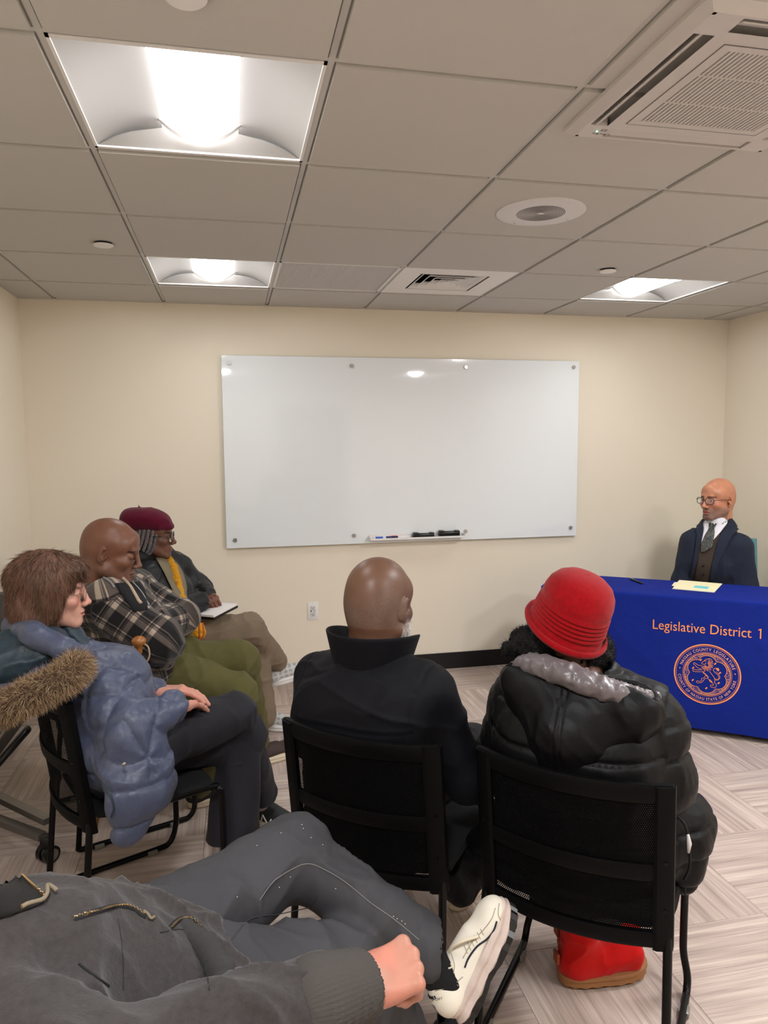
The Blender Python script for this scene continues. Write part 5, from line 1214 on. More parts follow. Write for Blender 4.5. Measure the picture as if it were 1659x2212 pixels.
    world_child(MB().lathe([(0, .003), (.005, .002), (.007, 0), (.0, -.001)], 14, M=limb_frame(atD(268, 1651, 2.005), V3(0, 0, 1), -CF)).build('snap_button', M_steel, None, True), P)
    seam_line('pocket_edge', P, [atD(218, 1690, 2.02), atD(238, 1715, 2.0), atD(246, 1745, 2.0), atD(240, 1765, 2.01)], .003, mt)
    zp = [atD(196, 1380, 2.28), atD(222, 1420, 2.27), atD(250, 1470, 2.28), atD(288, 1520, 2.27)]; seam_line('front_zip', P, zp, .0028, gm('dull_zip', (70, 72, 80), rough=.4, metal=.6))
    mtr = gm('charcoal_trousers', (34, 34, 40), rough=.75, spec=.25, bump=(500, .3, .0008), sheen=.1)
    f = Field(.0065); f.cone(J['hipR'], J['knR'], .090, .074, .03); f.chain([J['knR'], J['anR']], [.074, .062], .02); f.cone(J['hipL'], J['knL'], .10, .075, .03); f.cone(J['knL'], atD(508, 1640, 2.55), .078, .070, .02)
    def leg(u, v):
        a = 2*math.pi*u; c = atD(520-16*v, 1590+215*v, 2.555-.03*v); R_ = .070+.022*v; q = 1+.07*math.sin(3*a+4*v+1)+.04*math.sin(5*a-6*v); return tuple(c+(V3(*CR)*math.cos(a)+h*.0+V3(*CF)*math.sin(a)*.98)*R_*q+V3(*CU)*.012*math.cos(a)*v)
    world_child(MB().grid(leg, 48, 24, closed_u=True).build('trouser_leg', mtr, None, True), P)
    part('trousers', P, f, mtr, [(aniso(h, 4, 15), .007, 12, 3), (aniso(up, 3, 16), .006, 5, 3), (50, .001, 6, 2)])
    f = Field(.005); f.cone(J['anL']+up*.12, J['anL']-up*.03, .040, .038, .02); part('sock', P, f, gm('grey_rib_sock', (150, 138, 140), rough=.9, bump=(300, .6, .002, (1, 1, .1))), [], 1)
    f = Field(.005); f.cone(J['anR']+up*.06, J['anR']-up*.04, .036, .036, .02); part('sock', P, f, gm('grey_rib_sock', (150, 138, 140)), [], 1)
    g = (34, 38, 38)
    def upfn(V, pig): return pig
    s1 = shoe_on(P, J['anL'], h*.95+r*.1, name='shoe', upper=g, sole=M_cream, laces=(20, 20, 22), length=.27, high=.07)
    d2 = (atZ(612, 1742, .04)-atZ(548, 1720, .06)); d2[2] = -.02; s2 = shoe_on(P, atZ(548, 1712, .12), d2, floor=True, name='shoe', upper=g, sole=M_cream, laces=(18, 18, 20), length=.27, high=.07, label='dark trainer with a pale letter on its side')
    # pale letter mark on the visible side of the shoe
    c0 = atD(568, 1738, 2.70); mk = MB(); hb = atZ(548, 1712, .12); dd = d2/np.linalg.norm(d2); SM = limb_frame(V3(hb[0], hb[1], 0)-dd*.05, dd, up)
    for a, b in (((.105, .034), (.112, .072)), ((.112, .072), (.140, .036)), ((.140, .036), (.150, .066))):
        mk.tube([tuple(SM @ Vector((.0535, a[0], a[1]))), tuple(SM @ Vector((.0515, b[0], b[1])))], .0028, 6)
    mo = mk.build('letter_mark', gm('pale_print', (200, 198, 192), rough=.6), None, True); mo.parent = s2
# ------------------------------------------------------------ man in the plaid shirt jacket
def plaid_mat():
    t = NT('plaid_flannel'); b = t.b; b.inputs['Roughness'].default_value = .9; b.inputs['Specular IOR Level'].default_value = .15; b.inputs['Sheen Weight'].default_value = .2
    a = t.add('ShaderNodeAttribute', attribute_name='cloth_uv'); sx = t.add('ShaderNodeSeparateXYZ'); t.link(a, 'Vector', sx, 0)
    def band(axis, pitch, w_, ph, soft=.02):
        m = t.add('ShaderNodeMath', operation='MULTIPLY_ADD', i_1=1/pitch, i_2=ph); t.link(sx, axis, m, 0); fr = t.add('ShaderNodeMath', operation='PINGPONG', i_1=.5); t.link(m, 0, fr, 0)
        mr = t.add('ShaderNodeMapRange', i_1=w_+soft, i_2=w_-soft, i_3=0.0, i_4=1.0); t.link(fr, 0, mr, 0); return mr
    def addn(x, y, k):
        n = t.add('ShaderNodeMath', operation='MULTIPLY_ADD', i_1=k); t.link(x, 0, n, 0)
        if y is None: n.inputs[2].default_value = 0
        else: t.link(y, 0, n, 2)
        return n
    v = None
    for ax in (0, 1):
        v = addn(band(ax, .082, .12, .0), v, .30); v = addn(band(ax, .082, .03, .32, .008), v, .28); v = addn(band(ax, .082, .022, .18, .008), v, .16)
    nz = t.add('ShaderNodeTexNoise', i_Scale=600.0); tc = t.add('ShaderNodeTexCoord'); t.link(tc, 'Object', nz, 'Vector'); v = addn(nz, v, .12)
    r = t.add('ShaderNodeValToRGB'); e = r.color_ramp.elements; e[0].position = .05; e[0].color = lin((22, 21, 22))+(1,); e[1].position = .85; e[1].color = lin((206, 186, 164))+(1,); x = e.new(.42); x.color = lin((92, 82, 76))+(1,)
    t.link(v, 0, r, 0); t.link(r, 0, b, 'Base Color'); bp = t.add('ShaderNodeBump', i_Strength=.3, i_Distance=.001); t.link(nz, 0, bp, 'Height'); t.link(bp, 0, b, 'Normal'); return t.m
def man_plaid():
    yaw = math.radians(68); h = V3(math.sin(yaw), math.cos(yaw), 0); r = V3(math.cos(yaw), -math.sin(yaw), 0)
    P = new_person((-.10, 1.40), 'seated person in a black and cream plaid jacket and olive trousers, arms folded')
    pel = atD(305, 1440, 2.92); hc = atD(238, 1196, 2.76); neck = hc-up*.14-h*.04
    J = joints(pel, neck*.5+pel*.5, neck, yaw); J.update(shR=atD(232, 1305, 2.66), elR=atD(345, 1385, 2.66), wrR=atD(345, 1405, 2.85), shL=atD(290, 1275, 3.02), elL=atD(388, 1335, 3.0), wrL=atD(330, 1352, 2.80),
        hipR=atD(325, 1455, 2.84), knR=atD(508, 1500, 2.88), anR=atZ(430, 1690, .10), hipL=atD(345, 1435, 3.0), knL=atD(512, 1432, 3.08), anL=atZ(545, 1612, .10))
    M = frame(hc, math.radians(96), math.radians(-13), 0) @ Matrix.Scale(1.04, 4); V, F = head_mesh(neck=.062, nose=1.08, jaw=1.06, lips=1.25, fat=.007, open_=.0006, neckd=(0, -.045, -.15), brow=1.15)
    pg = skin_pigment(V, (114, 75, 57), 4, lips=(112, 66, 56), brows=(40, 30, 26), beard=(84, 74, 70), beard_amt=.35); bv, bf = body_coarse(J); parts = [(xf(M, V), F), (bv, bf)]; pigs = [pg, tint(bv, (118, 76, 56))]
    hv, hf, _ = hand_mesh(limb_frame(J['wrR'], h*.3-r*.9+up*.1, up*.3-h), side=1, curl=(.5, .5, .5, .5)); parts.append((hv, hf)); pigs.append(tint(hv, (122, 78, 62)))
    hv, hf, _ = hand_mesh(limb_frame(J['wrL'], r*.8-h*.2, h*.8+up*.2), side=-1, curl=(.4, .4, .4, .4)); parts.append((hv, hf)); pigs.append(tint(hv, (122, 78, 62)))
    body(P, parts, pigs); _ = 0
    mp = plaid_mat(); f = Field(.007); f.cone(pel-up*.0, J['chest'], .185, .185, .04, flat=(h, .9)); f.cone(J['chest'], J['neck']-up*.06, .185, .115, .05, flat=(h, .85)); f.cone(J['shL'], J['shR'], .080, .088, .05)
    f.chain([J['shR'], J['elR'], J['wrR']], [.090, .082, .055], .03); f.chain([J['shL'], J['elL'], J['wrL']], [.085, .076, .055], .03); f.cone(pel+r*.08, atD(330, 1450, 2.78), .11, .09, .04)
    f.cone(J['neck'], J['neck']+up*.2, .062, .08, .01, sub=True)
    f.chain([atD(168, 1242, 2.82), atD(190, 1272, 2.72), atD(225, 1290, 2.70), atD(262, 1300, 2.76)], [.028, .030, .026, .016], .02); f.chain([atD(168, 1242, 2.82), atD(225, 1246, 2.97), atD(290, 1262, 2.97)], [.03, .03, .024], .02)
    segs = [(J['neck']+up*.05, pel-up*.2, .17), (J['shR'], J['elR'], .08), (J['elR'], J['wrR'], .065), (J['shL'], J['elL'], .08), (J['elL'], J['wrL'], .065)]
    part('shirt_jacket', P, f, mp, [(aniso(J['elR']-J['shR'], 4, 14), .009, 3, 2.5), (aniso(up, 6, 20), .005, 5, 2.5)], 1, None, segs)
    JK = LAST
    mk_ = gm('black_knit', (20, 20, 22), rough=.95)
    TR = bvh(*JK); panel('undershirt', P, TR, [(248, 1262, 300, 1258), (262, 1285, 312, 1278), (290, 1322, 318, 1318)], mk_, .004)
    trail('shearling_edge', P, TR, [(262, 1250), (276, 1266), (290, 1288), (302, 1306)], .007, gm('cream_fleece', (186, 164, 142), rough=.95, bump=(150, .8, .004)), .006)
    gc = gm('grey_cord', (140, 140, 140), rough=.8); trail('hood_cord', P, TR, [(284, 1258), (304, 1280), (320, 1308)], .0035, gc, .004); trail('hood_cord', P, TR, [(222, 1248), (238, 1259), (246, 1270)], .0035, gc, .004)
    mo = gm('olive_cotton', (86, 82, 44), rough=.8, spec=.25, bump=(600, .3, .0008), sheen=.1, noise=(6, .3, (78, 74, 38)))
    f = Field(.007); f.cone(J['hipR'], J['knR'], .12, .088, .03); f.chain([J['knR'], J['anR']], [.088, .070], .03); f.cone(J['hipL'], J['knL'], .12, .088, .03); f.chain([J['knL'], J['anL']+up*.04], [.088, .080], .03); f.cone(J['hipL']-up*.02, J['hipR']-up*.02, .12, .12, .04)
    part('trousers', P, f, mo, [(aniso(h*.6+up*.5, 4, 15), .011, 3, 2.8), (aniso(r, 4, 18), .007, 7, 2.8), (40, .0012, 5, 2)])
    shoe_on(P, J['anR'], h, name='shoe', upper=(24, 24, 26), sole=M_cream, length=.29, high=.06); shoe_on(P, J['anL'], h*.9-r*.1, name='shoe', upper=(56, 42, 38), sole=M_cream, length=.29, high=.05)
    # walking cane resting between his knees
    cb = atD(300, 1385, 2.56); C_ = empty('walking_cane', tuple(cb-up*.6), 0, 'wooden walking cane with a rounded knob and a cord loop', 'cane')
    wd = gm('varnished_wood', (176, 118, 62), rough=.3, spec=.5, noise=(40, .3, (140, 86, 40), (1, 1, .1)))
    foot = atZ(205, 1790, 0); world_child(MB().tube([cb, foot], [.011, .009], 12).build('shaft', wd, None, True), C_)
    kx = Field(.004); kx.ell(cb, (.026, .022, .019), .01); kx.cone(cb, cb-V3(.0, .0, .04), .014, .011, .01); Vk, Fk = kx.mesh(); surf_obj('knob', Vk, Fk, wd, C_)
    lp = [cb+V3(-.005, 0, -.012), atD(284, 1400, 2.55), atD(279, 1425, 2.55), atD(286, 1440, 2.55), atD(308, 1438, 2.55), atD(322, 1420, 2.55), atD(320, 1398, 2.55), cb+V3(.012, 0, -.008)]
    world_child(MB().tube(smooth_path(lp, 6), .0032, 8).build('cord_loop', gm('tan_cord', (176, 150, 120), rough=.8), None, True), C_)
    c = Field(.005); c.cone(atD(285, 1452, 2.60), atD(284, 1474, 2.58), .020, .023, .01); part('knit_cuff', P, c, gm('cream_knit', (170, 154, 130), rough=.95, bump=(180, 1, .004, (1, 1, .15))), [(90, .003, 2, 1)], 1)
# ------------------------------------------------------------ woman in the burgundy beret
def woman_beret():
    yaw = math.radians(72); h = V3(math.sin(yaw), math.cos(yaw), 0); r = V3(math.cos(yaw), -math.sin(yaw), 0)
    P = new_person((-.13, 2.04), 'seated person in a burgundy beret and yellow scarf writing in a notebook')
    pel = atD(400, 1365, 3.62); hc = atD(328, 1160, 3.46); neck = hc-up*.14-h*.04
    J = joints(pel, neck*.5+pel*.5, neck, yaw); J.update(shR=atD(322, 1250, 3.34), elR=atD(375, 1325, 3.34), wrR=atD(430, 1300, 3.48), shL=atD(375, 1225, 3.68), elL=atD(428, 1275, 3.75), wrL=atD(448, 1284, 3.62),
        hipR=atD(405, 1370, 3.55), knR=atD(535, 1358, 3.68), anR=atD(596, 1440, 3.98), hipL=atD(425, 1365, 3.7), knL=atD(545, 1385, 3.82), anL=atZ(565, 1552, .09))
    M = frame(hc, math.radians(92), math.radians(-3), 0) @ Matrix.Scale(.96, 4); V, F = head_mesh(neck=.046, nose=1.05, jaw=.93, lips=1.3, neckd=(0, -.045, -.16), brow=.8)
    pg = skin_pigment(V, (100, 66, 51), 5, lips=(122, 66, 60), brows=(26, 20, 18)); bv, bf = body_coarse(J); parts = [(xf(M, V), F), (bv, bf)]; pigs = [pg, tint(bv, (108, 70, 54))]
    hv, hf, _ = hand_mesh(limb_frame(J['wrL'], atD(462, 1306, 3.5)-J['wrL'], up*.6-V3(0, 1, 0)), side=-1, curl=(.7, .7, .7, .7), thumb=(.5, .4)); parts.append((hv, hf)); pigs.append(tint(hv, (112, 70, 56)))
    hv, hf, _ = hand_mesh(limb_frame(J['wrR'], atD(462, 1305, 3.62)-J['wrR'], up), side=1, curl=(.4, .4, .4, .4)); parts.append((hv, hf)); pigs.append(tint(hv, (112, 70, 56)))
    body(P, parts, pigs); add_eyes(P, M, (0, 1, 0)); glasses(P, M, (28, 24, 22), thick=.0016)
    mb = gm('burgundy_wool', (84, 16, 38), rough=.95, spec=.1, sheen=.4, bump=(350, .4, .001)); f = Field(.005); c = V3(0, -.035, .088)
    f.ell(c, (.108, .118, .056), .02); f.ell((0, .0, .065), (.088, .100, .035), .02); f.ell((0, -.095, .058), (.090, .062, .055), .04); f.cone((0, -.06, .125), (0, -.085, .152), .007, .004, .006)
    BM = M @ Matrix.Rotation(math.radians(-6), 4, 'X'); Vb, Fb = cloth(f, [(14, .006, 3, 1.5), (60, .001, 3, 1)], 1); surf_obj('beret', xf(BM, Vb), Fb, mb, P)
    mh = gm('grey_braids', (58, 54, 56), rough=.7, spec=.3, noise=(200, .2, (120, 116, 118)), bump=(300, .8, .003)); b = MB(); rg = random.Random(4)
    for k_ in range(22):
        a = math.radians(-150+k_*13.5); x0_, y0_ = .074*math.sin(a)*1.04, -.02+.088*math.cos(a)
        if y0_ > .035: continue
        b.tube([tuple(M @ Vector(p_)) for p_ in smooth_path([(x0_*.98, y0_, .05), (x0_*1.12, y0_-.01, -.01), (x0_*1.12, y0_-.03, -.07), (x0_*.9+rg.uniform(-.02, .02), -.085, -.10-rg.random()*.03)], 3)], .0085, 6)
    world_child(b.build('braids', mh, None, True), P)
    mj = gm('black_jacket_nylon', (18, 19, 22), rough=.5, spec=.35, bump=(28, .4, .006)); f = Field(.0075); f.cone(pel, J['chest'], .15, .155, .04, flat=(h, .9)); f.cone(J['chest'], J['neck']-up*.06, .155, .10, .04, flat=(h, .85)); f.cone(J['shL'], J['shR'], .07, .075, .04)
    f.chain([J['shR'], J['elR'], J['wrR']], [.076, .068, .05], .03); f.chain([J['shL'], J['elL'], J['wrL']], [.078, .070, .045], .03)
    f.chain([atD(300, 1205, 3.38), atD(355, 1200, 3.62), atD(392, 1225, 3.66), atD(420, 1270, 3.70)], [.04, .045, .045, .04], .03)
    f.cone(J['neck'], J['neck']+up*.2, .05, .07, .01, sub=True); part('jacket', P, f, mj, [(aniso(up+h, 6, 20), .008, 3, 2.5)], 1)
    TR = bvh(*LAST); panel('shirt', P, TR, [(330, 1200, 350, 1196), (348, 1230, 384, 1222), (368, 1270, 400, 1260), (388, 1310, 404, 1302)], gm('khaki_shirt', (116, 106, 84), rough=.8), .006)
    my = gm('yellow_knit', (200, 142, 30), rough=.95, bump=(120, 1, .006)); sp_ = [hit(TR, u_, v_, .008) for u_, v_ in ((356, 1202), (370, 1225), (378, 1250), (386, 1275), (392, 1300))]; sp_ = [q for q in sp_ if q is not None]
    f = Field(.0055); f.chain(sp_, [.017]*len(sp_), .01); f.ell(atD(422, 1366, 3.30), (.045, .04, .04), .02); f.cone(sp_[-1], atD(422, 1360, 3.30), .018, .035, .02)
    part('scarf', P, f, my, [(55, .008, 3, 1.2)], 0)
    mr = gm('orange_cord', (190, 74, 34), rough=.7); seam_line('bag_cord', P, [atD(432, 1338, 3.18), atD(430, 1360, 3.16), atD(432, 1382, 3.17), atD(440, 1370, 3.17), atD(438, 1345, 3.18)], .003, mr)
    mkh = gm('taupe_cotton', (118, 102, 84), rough=.8, bump=(500, .3, .0008), sheen=.1); f = Field(.007); f.cone(J['hipR'], J['knR'], .10, .076, .03); f.chain([J['knR'], J['anR']-V3(0, 0, -.03)], [.078, .060], .03); f.cone(J['hipL'], J['knL'], .10, .076, .03); f.chain([J['knL'], J['anL']+up*.02], [.075, .075], .03); f.cone(pel, J['hipR'], .12, .10, .03)
    part('trousers', P, f, mkh, [(aniso(h, 5, 18), .009, 3, 2.8), (aniso(up, 4, 16), .006, 5, 2.8)])
    def mesh_shoe(V, pig):
        m = (np.sin(V[:, 1]*220)+np.sin(V[:, 2]*300) > .3); pig = pig.copy(); pig[m] *= .62; return pig
    shoe_on(P, J['anR'], V3(*CR)*.9+V3(*CF)*.25+up*.22, floor=False, name='shoe', upper=(196, 196, 194), sole=M_white, laces=(230, 228, 220), length=.26, high=.06, upper_fn=mesh_shoe)
    t_ = atZ(620, 1575, 0)-atZ(548, 1572, 0); shoe_on(P, atZ(556, 1572, 0), t_, name='shoe', upper=(196, 196, 194), sole=M_white, laces=(230, 228, 220), length=.27, high=.065, upper_fn=mesh_shoe)
    # notebook and pen
    q_ = [atD(420, 1330, 3.42), atD(482, 1306, 3.62), atD(512, 1308, 3.58), atD(462, 1334, 3.38)]; n = np.cross(q_[1]-q_[0], q_[3]-q_[0]); n /= np.linalg.norm(n); n = n if n[2] > 0 else -n
    nb = empty('notebook', tuple(q_[0]), 0, 'open white notebook on the crossed knee of the person in the beret', 'notebook')
    def slab(q, a, b): return [tuple(p_+n*a) for p_ in q]+[tuple(p_+n*b) for p_ in q], [(3, 2, 1, 0), (4, 5, 6, 7), (0, 1, 5, 4), (1, 2, 6, 5), (2, 3, 7, 6), (3, 0, 4, 7)]
    world_child(MB().raw(*slab(q_, 0, .010)).build('pages', M_white, None), nb); qc = [q_[0]+(q_[0]-q_[2])*.02, q_[1], q_[2]+(q_[2]-q_[0])*.02, q_[3]]; world_child(MB().raw(*slab(qc, -.012, -.001)).build('cover', M_blk, None), nb)
    pn = empty('pen', tuple(atD(452, 1302, 3.50)), 0, 'dark pen held over the open white notebook', 'pen'); world_child(MB().tube([atD(462, 1314, 3.46), atD(447, 1300, 3.46), atD(444, 1297, 3.46)], [.001, .0045, .0045], 8).build('barrel', M_blk, None, True), pn)
# ------------------------------------------------------------ man in the suit behind the table
def man_suit():
    yaw = math.radians(-128); h = V3(math.sin(yaw), math.cos(yaw), 0); r = V3(math.cos(yaw), -math.sin(yaw), 0)
    hc = atD(1550, 1082, 4.36); P = new_person((3.33, 2.19), 'person in a navy suit, tie and glasses sitting behind the blue table')
    neck = hc-up*.155-h*.01; pel = V3(3.33, 2.22, .54); J = joints(pel, V3(neck[0], neck[1], .80)+h*.02, neck, yaw)
    J.update(shR=atD(1500, 1172, 4.44), shL=atD(1596, 1182, 4.27), elR=atD(1476, 1256, 4.46), elL=atD(1608, 1268, 4.26), wrR=pel+h*.20+r*.08+up*.08, wrL=pel+h*.20-r*.08+up*.08, hipR=pel+r*.09, hipL=pel-r*.09, knR=pel+h*.33+r*.13-up*.04, knL=pel+h*.33-r*.13-up*.04, anR=pel+h*.26+r*.13-up*.45, anL=pel+h*.26-r*.13-up*.45)
    M = frame(hc, math.radians(-103), math.radians(-2), 0) @ Matrix.Scale(1.05, 4); V, F = head_mesh(neck=.058, nose=1.1, jaw=1.0, neckd=(0, -.03, -.16), mouth_open=.002, open_=.0042)
    pg = skin_pigment(V, (188, 128, 98), 6, lips=(168, 92, 84), brows=(70, 52, 44), beard=(92, 84, 80), beard_amt=.95, flush=.3); bv, bf = body_coarse(J); parts = [(xf(M, V), F), (bv, bf)]; pigs = [pg, tint(bv, (196, 134, 102))]
    for s, w_ in (('R', 1), ('L', -1)): hv, hf, _ = hand_mesh(limb_frame(J['wr'+s], h, up), side=w_); parts.append((hv, hf)); pigs.append(tint(hv, (200, 138, 106)))
    body(P, parts, pigs); add_eyes(P, M, (0, 1, 0)); glasses(P, M, (52, 38, 32), thick=.0018, w_=.025, h_=.018)
    ms = gm('navy_wool_suit', (34, 40, 54), rough=.85, spec=.2, sheen=.15, bump=(900, .2, .0005)); f = Field(.0075); f.cone(pel-up*.05, J['chest'], .155, .185, .04, flat=(h, .75)); f.cone(J['chest'], J['neck']-up*.045, .185, .11, .05, flat=(h, .72)); f.cone(J['shR'], J['shL'], .072, .072, .05)
    for s in 'LR': f.chain([J['sh'+s], J['el'+s], J['wr'+s]], [.080, .068, .052], .03)
    f.cone(J['neck']+up*.2, J['neck']-up*.01, .07, .060, .01, sub=True)
    part('suit_jacket', P, f, ms, [(aniso(J['elL']-J['shL'], 4, 14), .008, 3, 2.8), (aniso(up, 5, 18), .004, 6, 2.5)])
    TR = bvh(*LAST); mw = gm('white_shirt', (226, 224, 230), rough=.7)
    panel('waistcoat', P, TR, [(1511, 1160, 1556, 1150), (1508, 1180, 1552, 1172), (1506, 1215, 1542, 1212), (1500, 1245, 1534, 1246), (1496, 1275, 1530, 1275)], gm('brown_tweed', (70, 58, 48), rough=.9, noise=(200, .3, (50, 40, 34))), .004)
    panel('shirt', P, TR, [(1524, 1112, 1582, 1106), (1522, 1130, 1570, 1130), (1520, 1150, 1556, 1152), (1517, 1170, 1538, 1172), (1517, 1190, 1520, 1190)], mw, .009)
    b = MB(); nr = J['neck']
    for s_, c_ in ((1, [(1528, 1112), (1526, 1128), (1530, 1138), (1541, 1130)]), (-1, [(1577, 1106), (1579, 1124), (1556, 1140), (1541, 1130)])):
        q = [hit(TR, *c, .018) for c in c_]; q = [x_ for x_ in q if x_ is not None]; b.raw([tuple(x_) for x_ in q], [tuple(range(len(q)))])
    cb_ = b.build('shirt_collar', mw, None, False); sm = cb_.modifiers.new('t', 'SOLIDIFY'); sm.thickness = .006; world_child(cb_, P)
    f = Field(.004); f.cone(J['neck']-up*.02, J['neck']+up*.035+V3(*h)*.005, .068, .062, .01); f.cone(J['neck']-up*.06, J['neck']+up*.1, .052, .058, .006, sub=True); part('collar_band', P, f, mw, [], 1)
    panel('tie', P, TR, [(1533, 1131, 1548, 1131), (1533, 1143, 1545, 1144), (1524, 1160, 1544, 1162), (1517, 1180, 1538, 1182), (1518, 1194, 1524, 1194)], gm('dark_paisley_tie', (26, 30, 32), rough=.5, noise=(120, .12, (96, 98, 92))), .015)
    panel('lapel', P, TR, [(1577, 1112, 1583, 1116), (1572, 1128, 1596, 1138), (1560, 1150, 1592, 1150), (1552, 1172, 1580, 1165), (1540, 1215, 1556, 1210), (1533, 1255, 1540, 1255)], ms, .014)
    panel('lapel', P, TR, [(1516, 1118, 1526, 1114), (1506, 1140, 1522, 1134), (1504, 1165, 1517, 1160), (1502, 1200, 1510, 1200), (1496, 1250, 1500, 1250)], ms, .014)
    for v_ in (1222, 1240):
        p_ = hit(TR, 1520, v_, .008)
        if p_ is not None: world_child(MB().lathe([(0, .004), (.006, .003), (.0065, 0)], 12, M=limb_frame(p_, up, -V3(*CF))).build('button', M_dark, None, True), P)
    f = Field(.010)
    for s in 'LR': f.cone(J['hip'+s], J['kn'+s], .09, .07, .03); f.cone(J['kn'+s], J['an'+s], .068, .058, .02)
    part('trousers', P, f, ms, [])
    for s in 'LR': shoe_on(P, J['an'+s], h, name='shoe', upper=(20, 18, 18), sole=M_blk, length=.29, high=.05)
# ------------------------------------------------------------ man in the charcoal hoodie, close to the camera
def zip_teeth(person, pts, m, label=None, w_=.0022, step=.0034):
    """a metal zip: one pair of teeth after another along a path"""
    P = smooth_path(pts, 12); cum = [0]
    for i in range(1, len(P)): cum.append(cum[-1]+np.linalg.norm(P[i]-P[i-1]))
    b = MB(); n = int(cum[-1]/step)
    for k in range(n):
        d = k*step; i = min(len(P)-2, max(0, int(np.searchsorted(cum, d))-1)); t = (d-cum[i])/(cum[i+1]-cum[i]+1e-9); c = P[i]+(P[i+1]-P[i])*t; tg = P[i+1]-P[i]; tg /= np.linalg.norm(tg)+1e-9
        M = limb_frame(c+(.0008 if k % 2 else -.0008)*np.cross(tg, -CF), tg, -CF); b.box((-w_, -.0011, -.0008), (w_, .0011, .0012), M=M)
    o = b.build('zip_teeth', m, None, False, fix=False); o['kind'] = 'stuff'; return world_child(o, person)
def man_fore():
    yaw = math.radians(48); h = V3(math.sin(yaw), math.cos(yaw), 0); r = V3(math.cos(yaw), -math.sin(yaw), 0)
    hipL, hipR = atD(250, 2085, 1.27), atD(400, 2165, 1.19); pel = (hipL+atD(360, 2240, 1.12))/2; P = new_person((.075, -.62), 'reclining person in a charcoal hoodie and white trainer, nearest the camera')
    neck = atD(-190, 2040, .88); chest = atD(40, 2180, .96)
    J = dict(pelvis=pel, chest=chest, neck=neck, fwd=h, right=r, hipL=hipL, hipR=hipR, knL=atD(630, 1850, 1.62), anL=atD(928, 2045, 1.48), knR=atD(738, 2082, 1.46), anR=atZ(880, 2300, .10),
        shR=atD(-90, 2260, .82), elR=atD(210, 2340, .80), wrR=atD(772, 2132, 1.02), shL=neck-r*.14-up*.13, elL=pel-r*.12+up*.03-h*.12, wrL=pel-r*.02-up*.02)
    hc = neck-V3(*CR)*.09+up*.20; M = frame(hc, math.radians(40), 0, 0); V, F = head_mesh(neck=.058, neckd=(0, -.03, -.17)); bv, bf = body_coarse(J)
    parts = [(xf(M, V), F), (bv, bf)]; pigs = [skin_pigment(V, (206, 150, 128), 8, lips=(170, 100, 92), brows=(70, 50, 40), flush=.3), tint(bv, (204, 148, 126))]
    hf_ = V3(*CR)*.80+V3(*CF)*.50+V3(*CU)*.06; hM = limb_frame(J['wrR']+V3(*CR)*.006, hf_, V3(*CU)*.80-V3(*CF)*.50+V3(*CR)*.1)
    hv, hf, _ = hand_mesh(hM, side=1, curl=(1.15, 1.2, 1.25, 1.3), spread=.02, thumb=(.35, .5), wrist=.03, res=.0024); parts.append((hv, hf)); C = tint(hv, (170, 118, 99), 9, .08, .35); parts_n = C
    pigs.append(C); hv, hf, _ = hand_mesh(limb_frame(J['wrL'], r*.6+h*.6, up), side=-1); parts.append((hv, hf)); pigs.append(tint(hv, (220, 156, 134)))
    body(P, parts, pigs); add_eyes(P, M)
    f = Field(.006); f.ell((0, -.015, .06), (.082, .105, .085), .02); f.half((0, .0, .03), (0, .25, -1), .01); Vh, Fh = f.mesh(); surf_obj('hair', xf(M, Vh), Fh, gm('short_brown_hair', (60, 44, 34), rough=.7), P)
    mt = mat('grey_work_trousers', (64, 64, 67), rough=.7, spec=.25, noise=(7, .35, (54, 54, 57)), bump=(700, .25, .0006))
    f = Field(.0055); f.chain([hipL, J['knL']], [.105, .079], .03); f.chain([J['knL'], J['anL']-V3(*CR)*.01], [.078, .058], .03); f.chain([hipR, J['knR']], [.105, .080], .02); f.chain([J['knR'], J['anR']+up*.05], [.080, .066], .02); f.cone(hipL, hipR, .11, .11, .04)
    f.cone(J['anL']+V3(*CR)*.10-V3(*CU)*.02, J['anL']+V3(*CR)*.0, .06, .044, .006, sub=True)
    th = J['knL']-hipL; sh = J['anL']-J['knL']
    part('trousers', P, f, mt, [(aniso(th+V3(*CU)*.25, 2.6, 11), .010, 21, 2.2), (aniso(sh+V3(*CU)*.2, 4, 13), .009, 8, 3), (aniso(V3(*CU), 5, 22), .0035, 4, 2.5), (55, .0008, 5, 2)]); TT = bvh(*LAST)
    ms = gm('trouser_stitching', (112, 110, 108), rough=.8)
    trail('outseam', P, TT, [(560, 1945), (590, 1905), (630, 1878), (665, 1866), (700, 1878), (745, 1905), (800, 1950), (850, 1985), (905, 2030)], .0011, ms, .0004)
    trail('pocket_seam', P, TT, [(500, 2030), (540, 1985), (600, 1975), (660, 1965), (690, 1930)], .0010, mt, .0006)
    b = MB()
    for u, v in ((652, 1782), (655, 1790), (607, 1800), (672, 1810), (697, 1825), (725, 1920), (627, 1895), (603, 1917), (555, 1827), (858, 1985), (868, 1990), (512, 1938), (850, 1980), (875, 1996)):
        p_ = hit(TT, u, v, .0004)
        if p_ is not None: b.lathe([(0, .0012), (.0014, .0005), (0, -.0008)], 6, M=Matrix.Translation(Vector(p_)))
    world_child(b.build('lint', gm('white_lint', (220, 218, 210), rough=.9), None, True, kind='stuff'), P)
    # chunky white trainer, laces up-left, sole facing right
    y = atD(1098, 1986, 1.52)-atD(1000, 2208, 1.45); z = (-V3(*CR)*215+V3(*CU)*113)/243; SM = limb_frame(atD(1000, 2208, 1.45), y, z) @ Matrix.Scale(.84, 4)
    # sock
    f = Field(.0045); f.cone(J['anL']-V3(*CR)*.04, np.array(SM @ Vector((0, .055, .055))), .041, .036, .01); ax_ = V3(*CR)*.095-V3(*CU)*.03
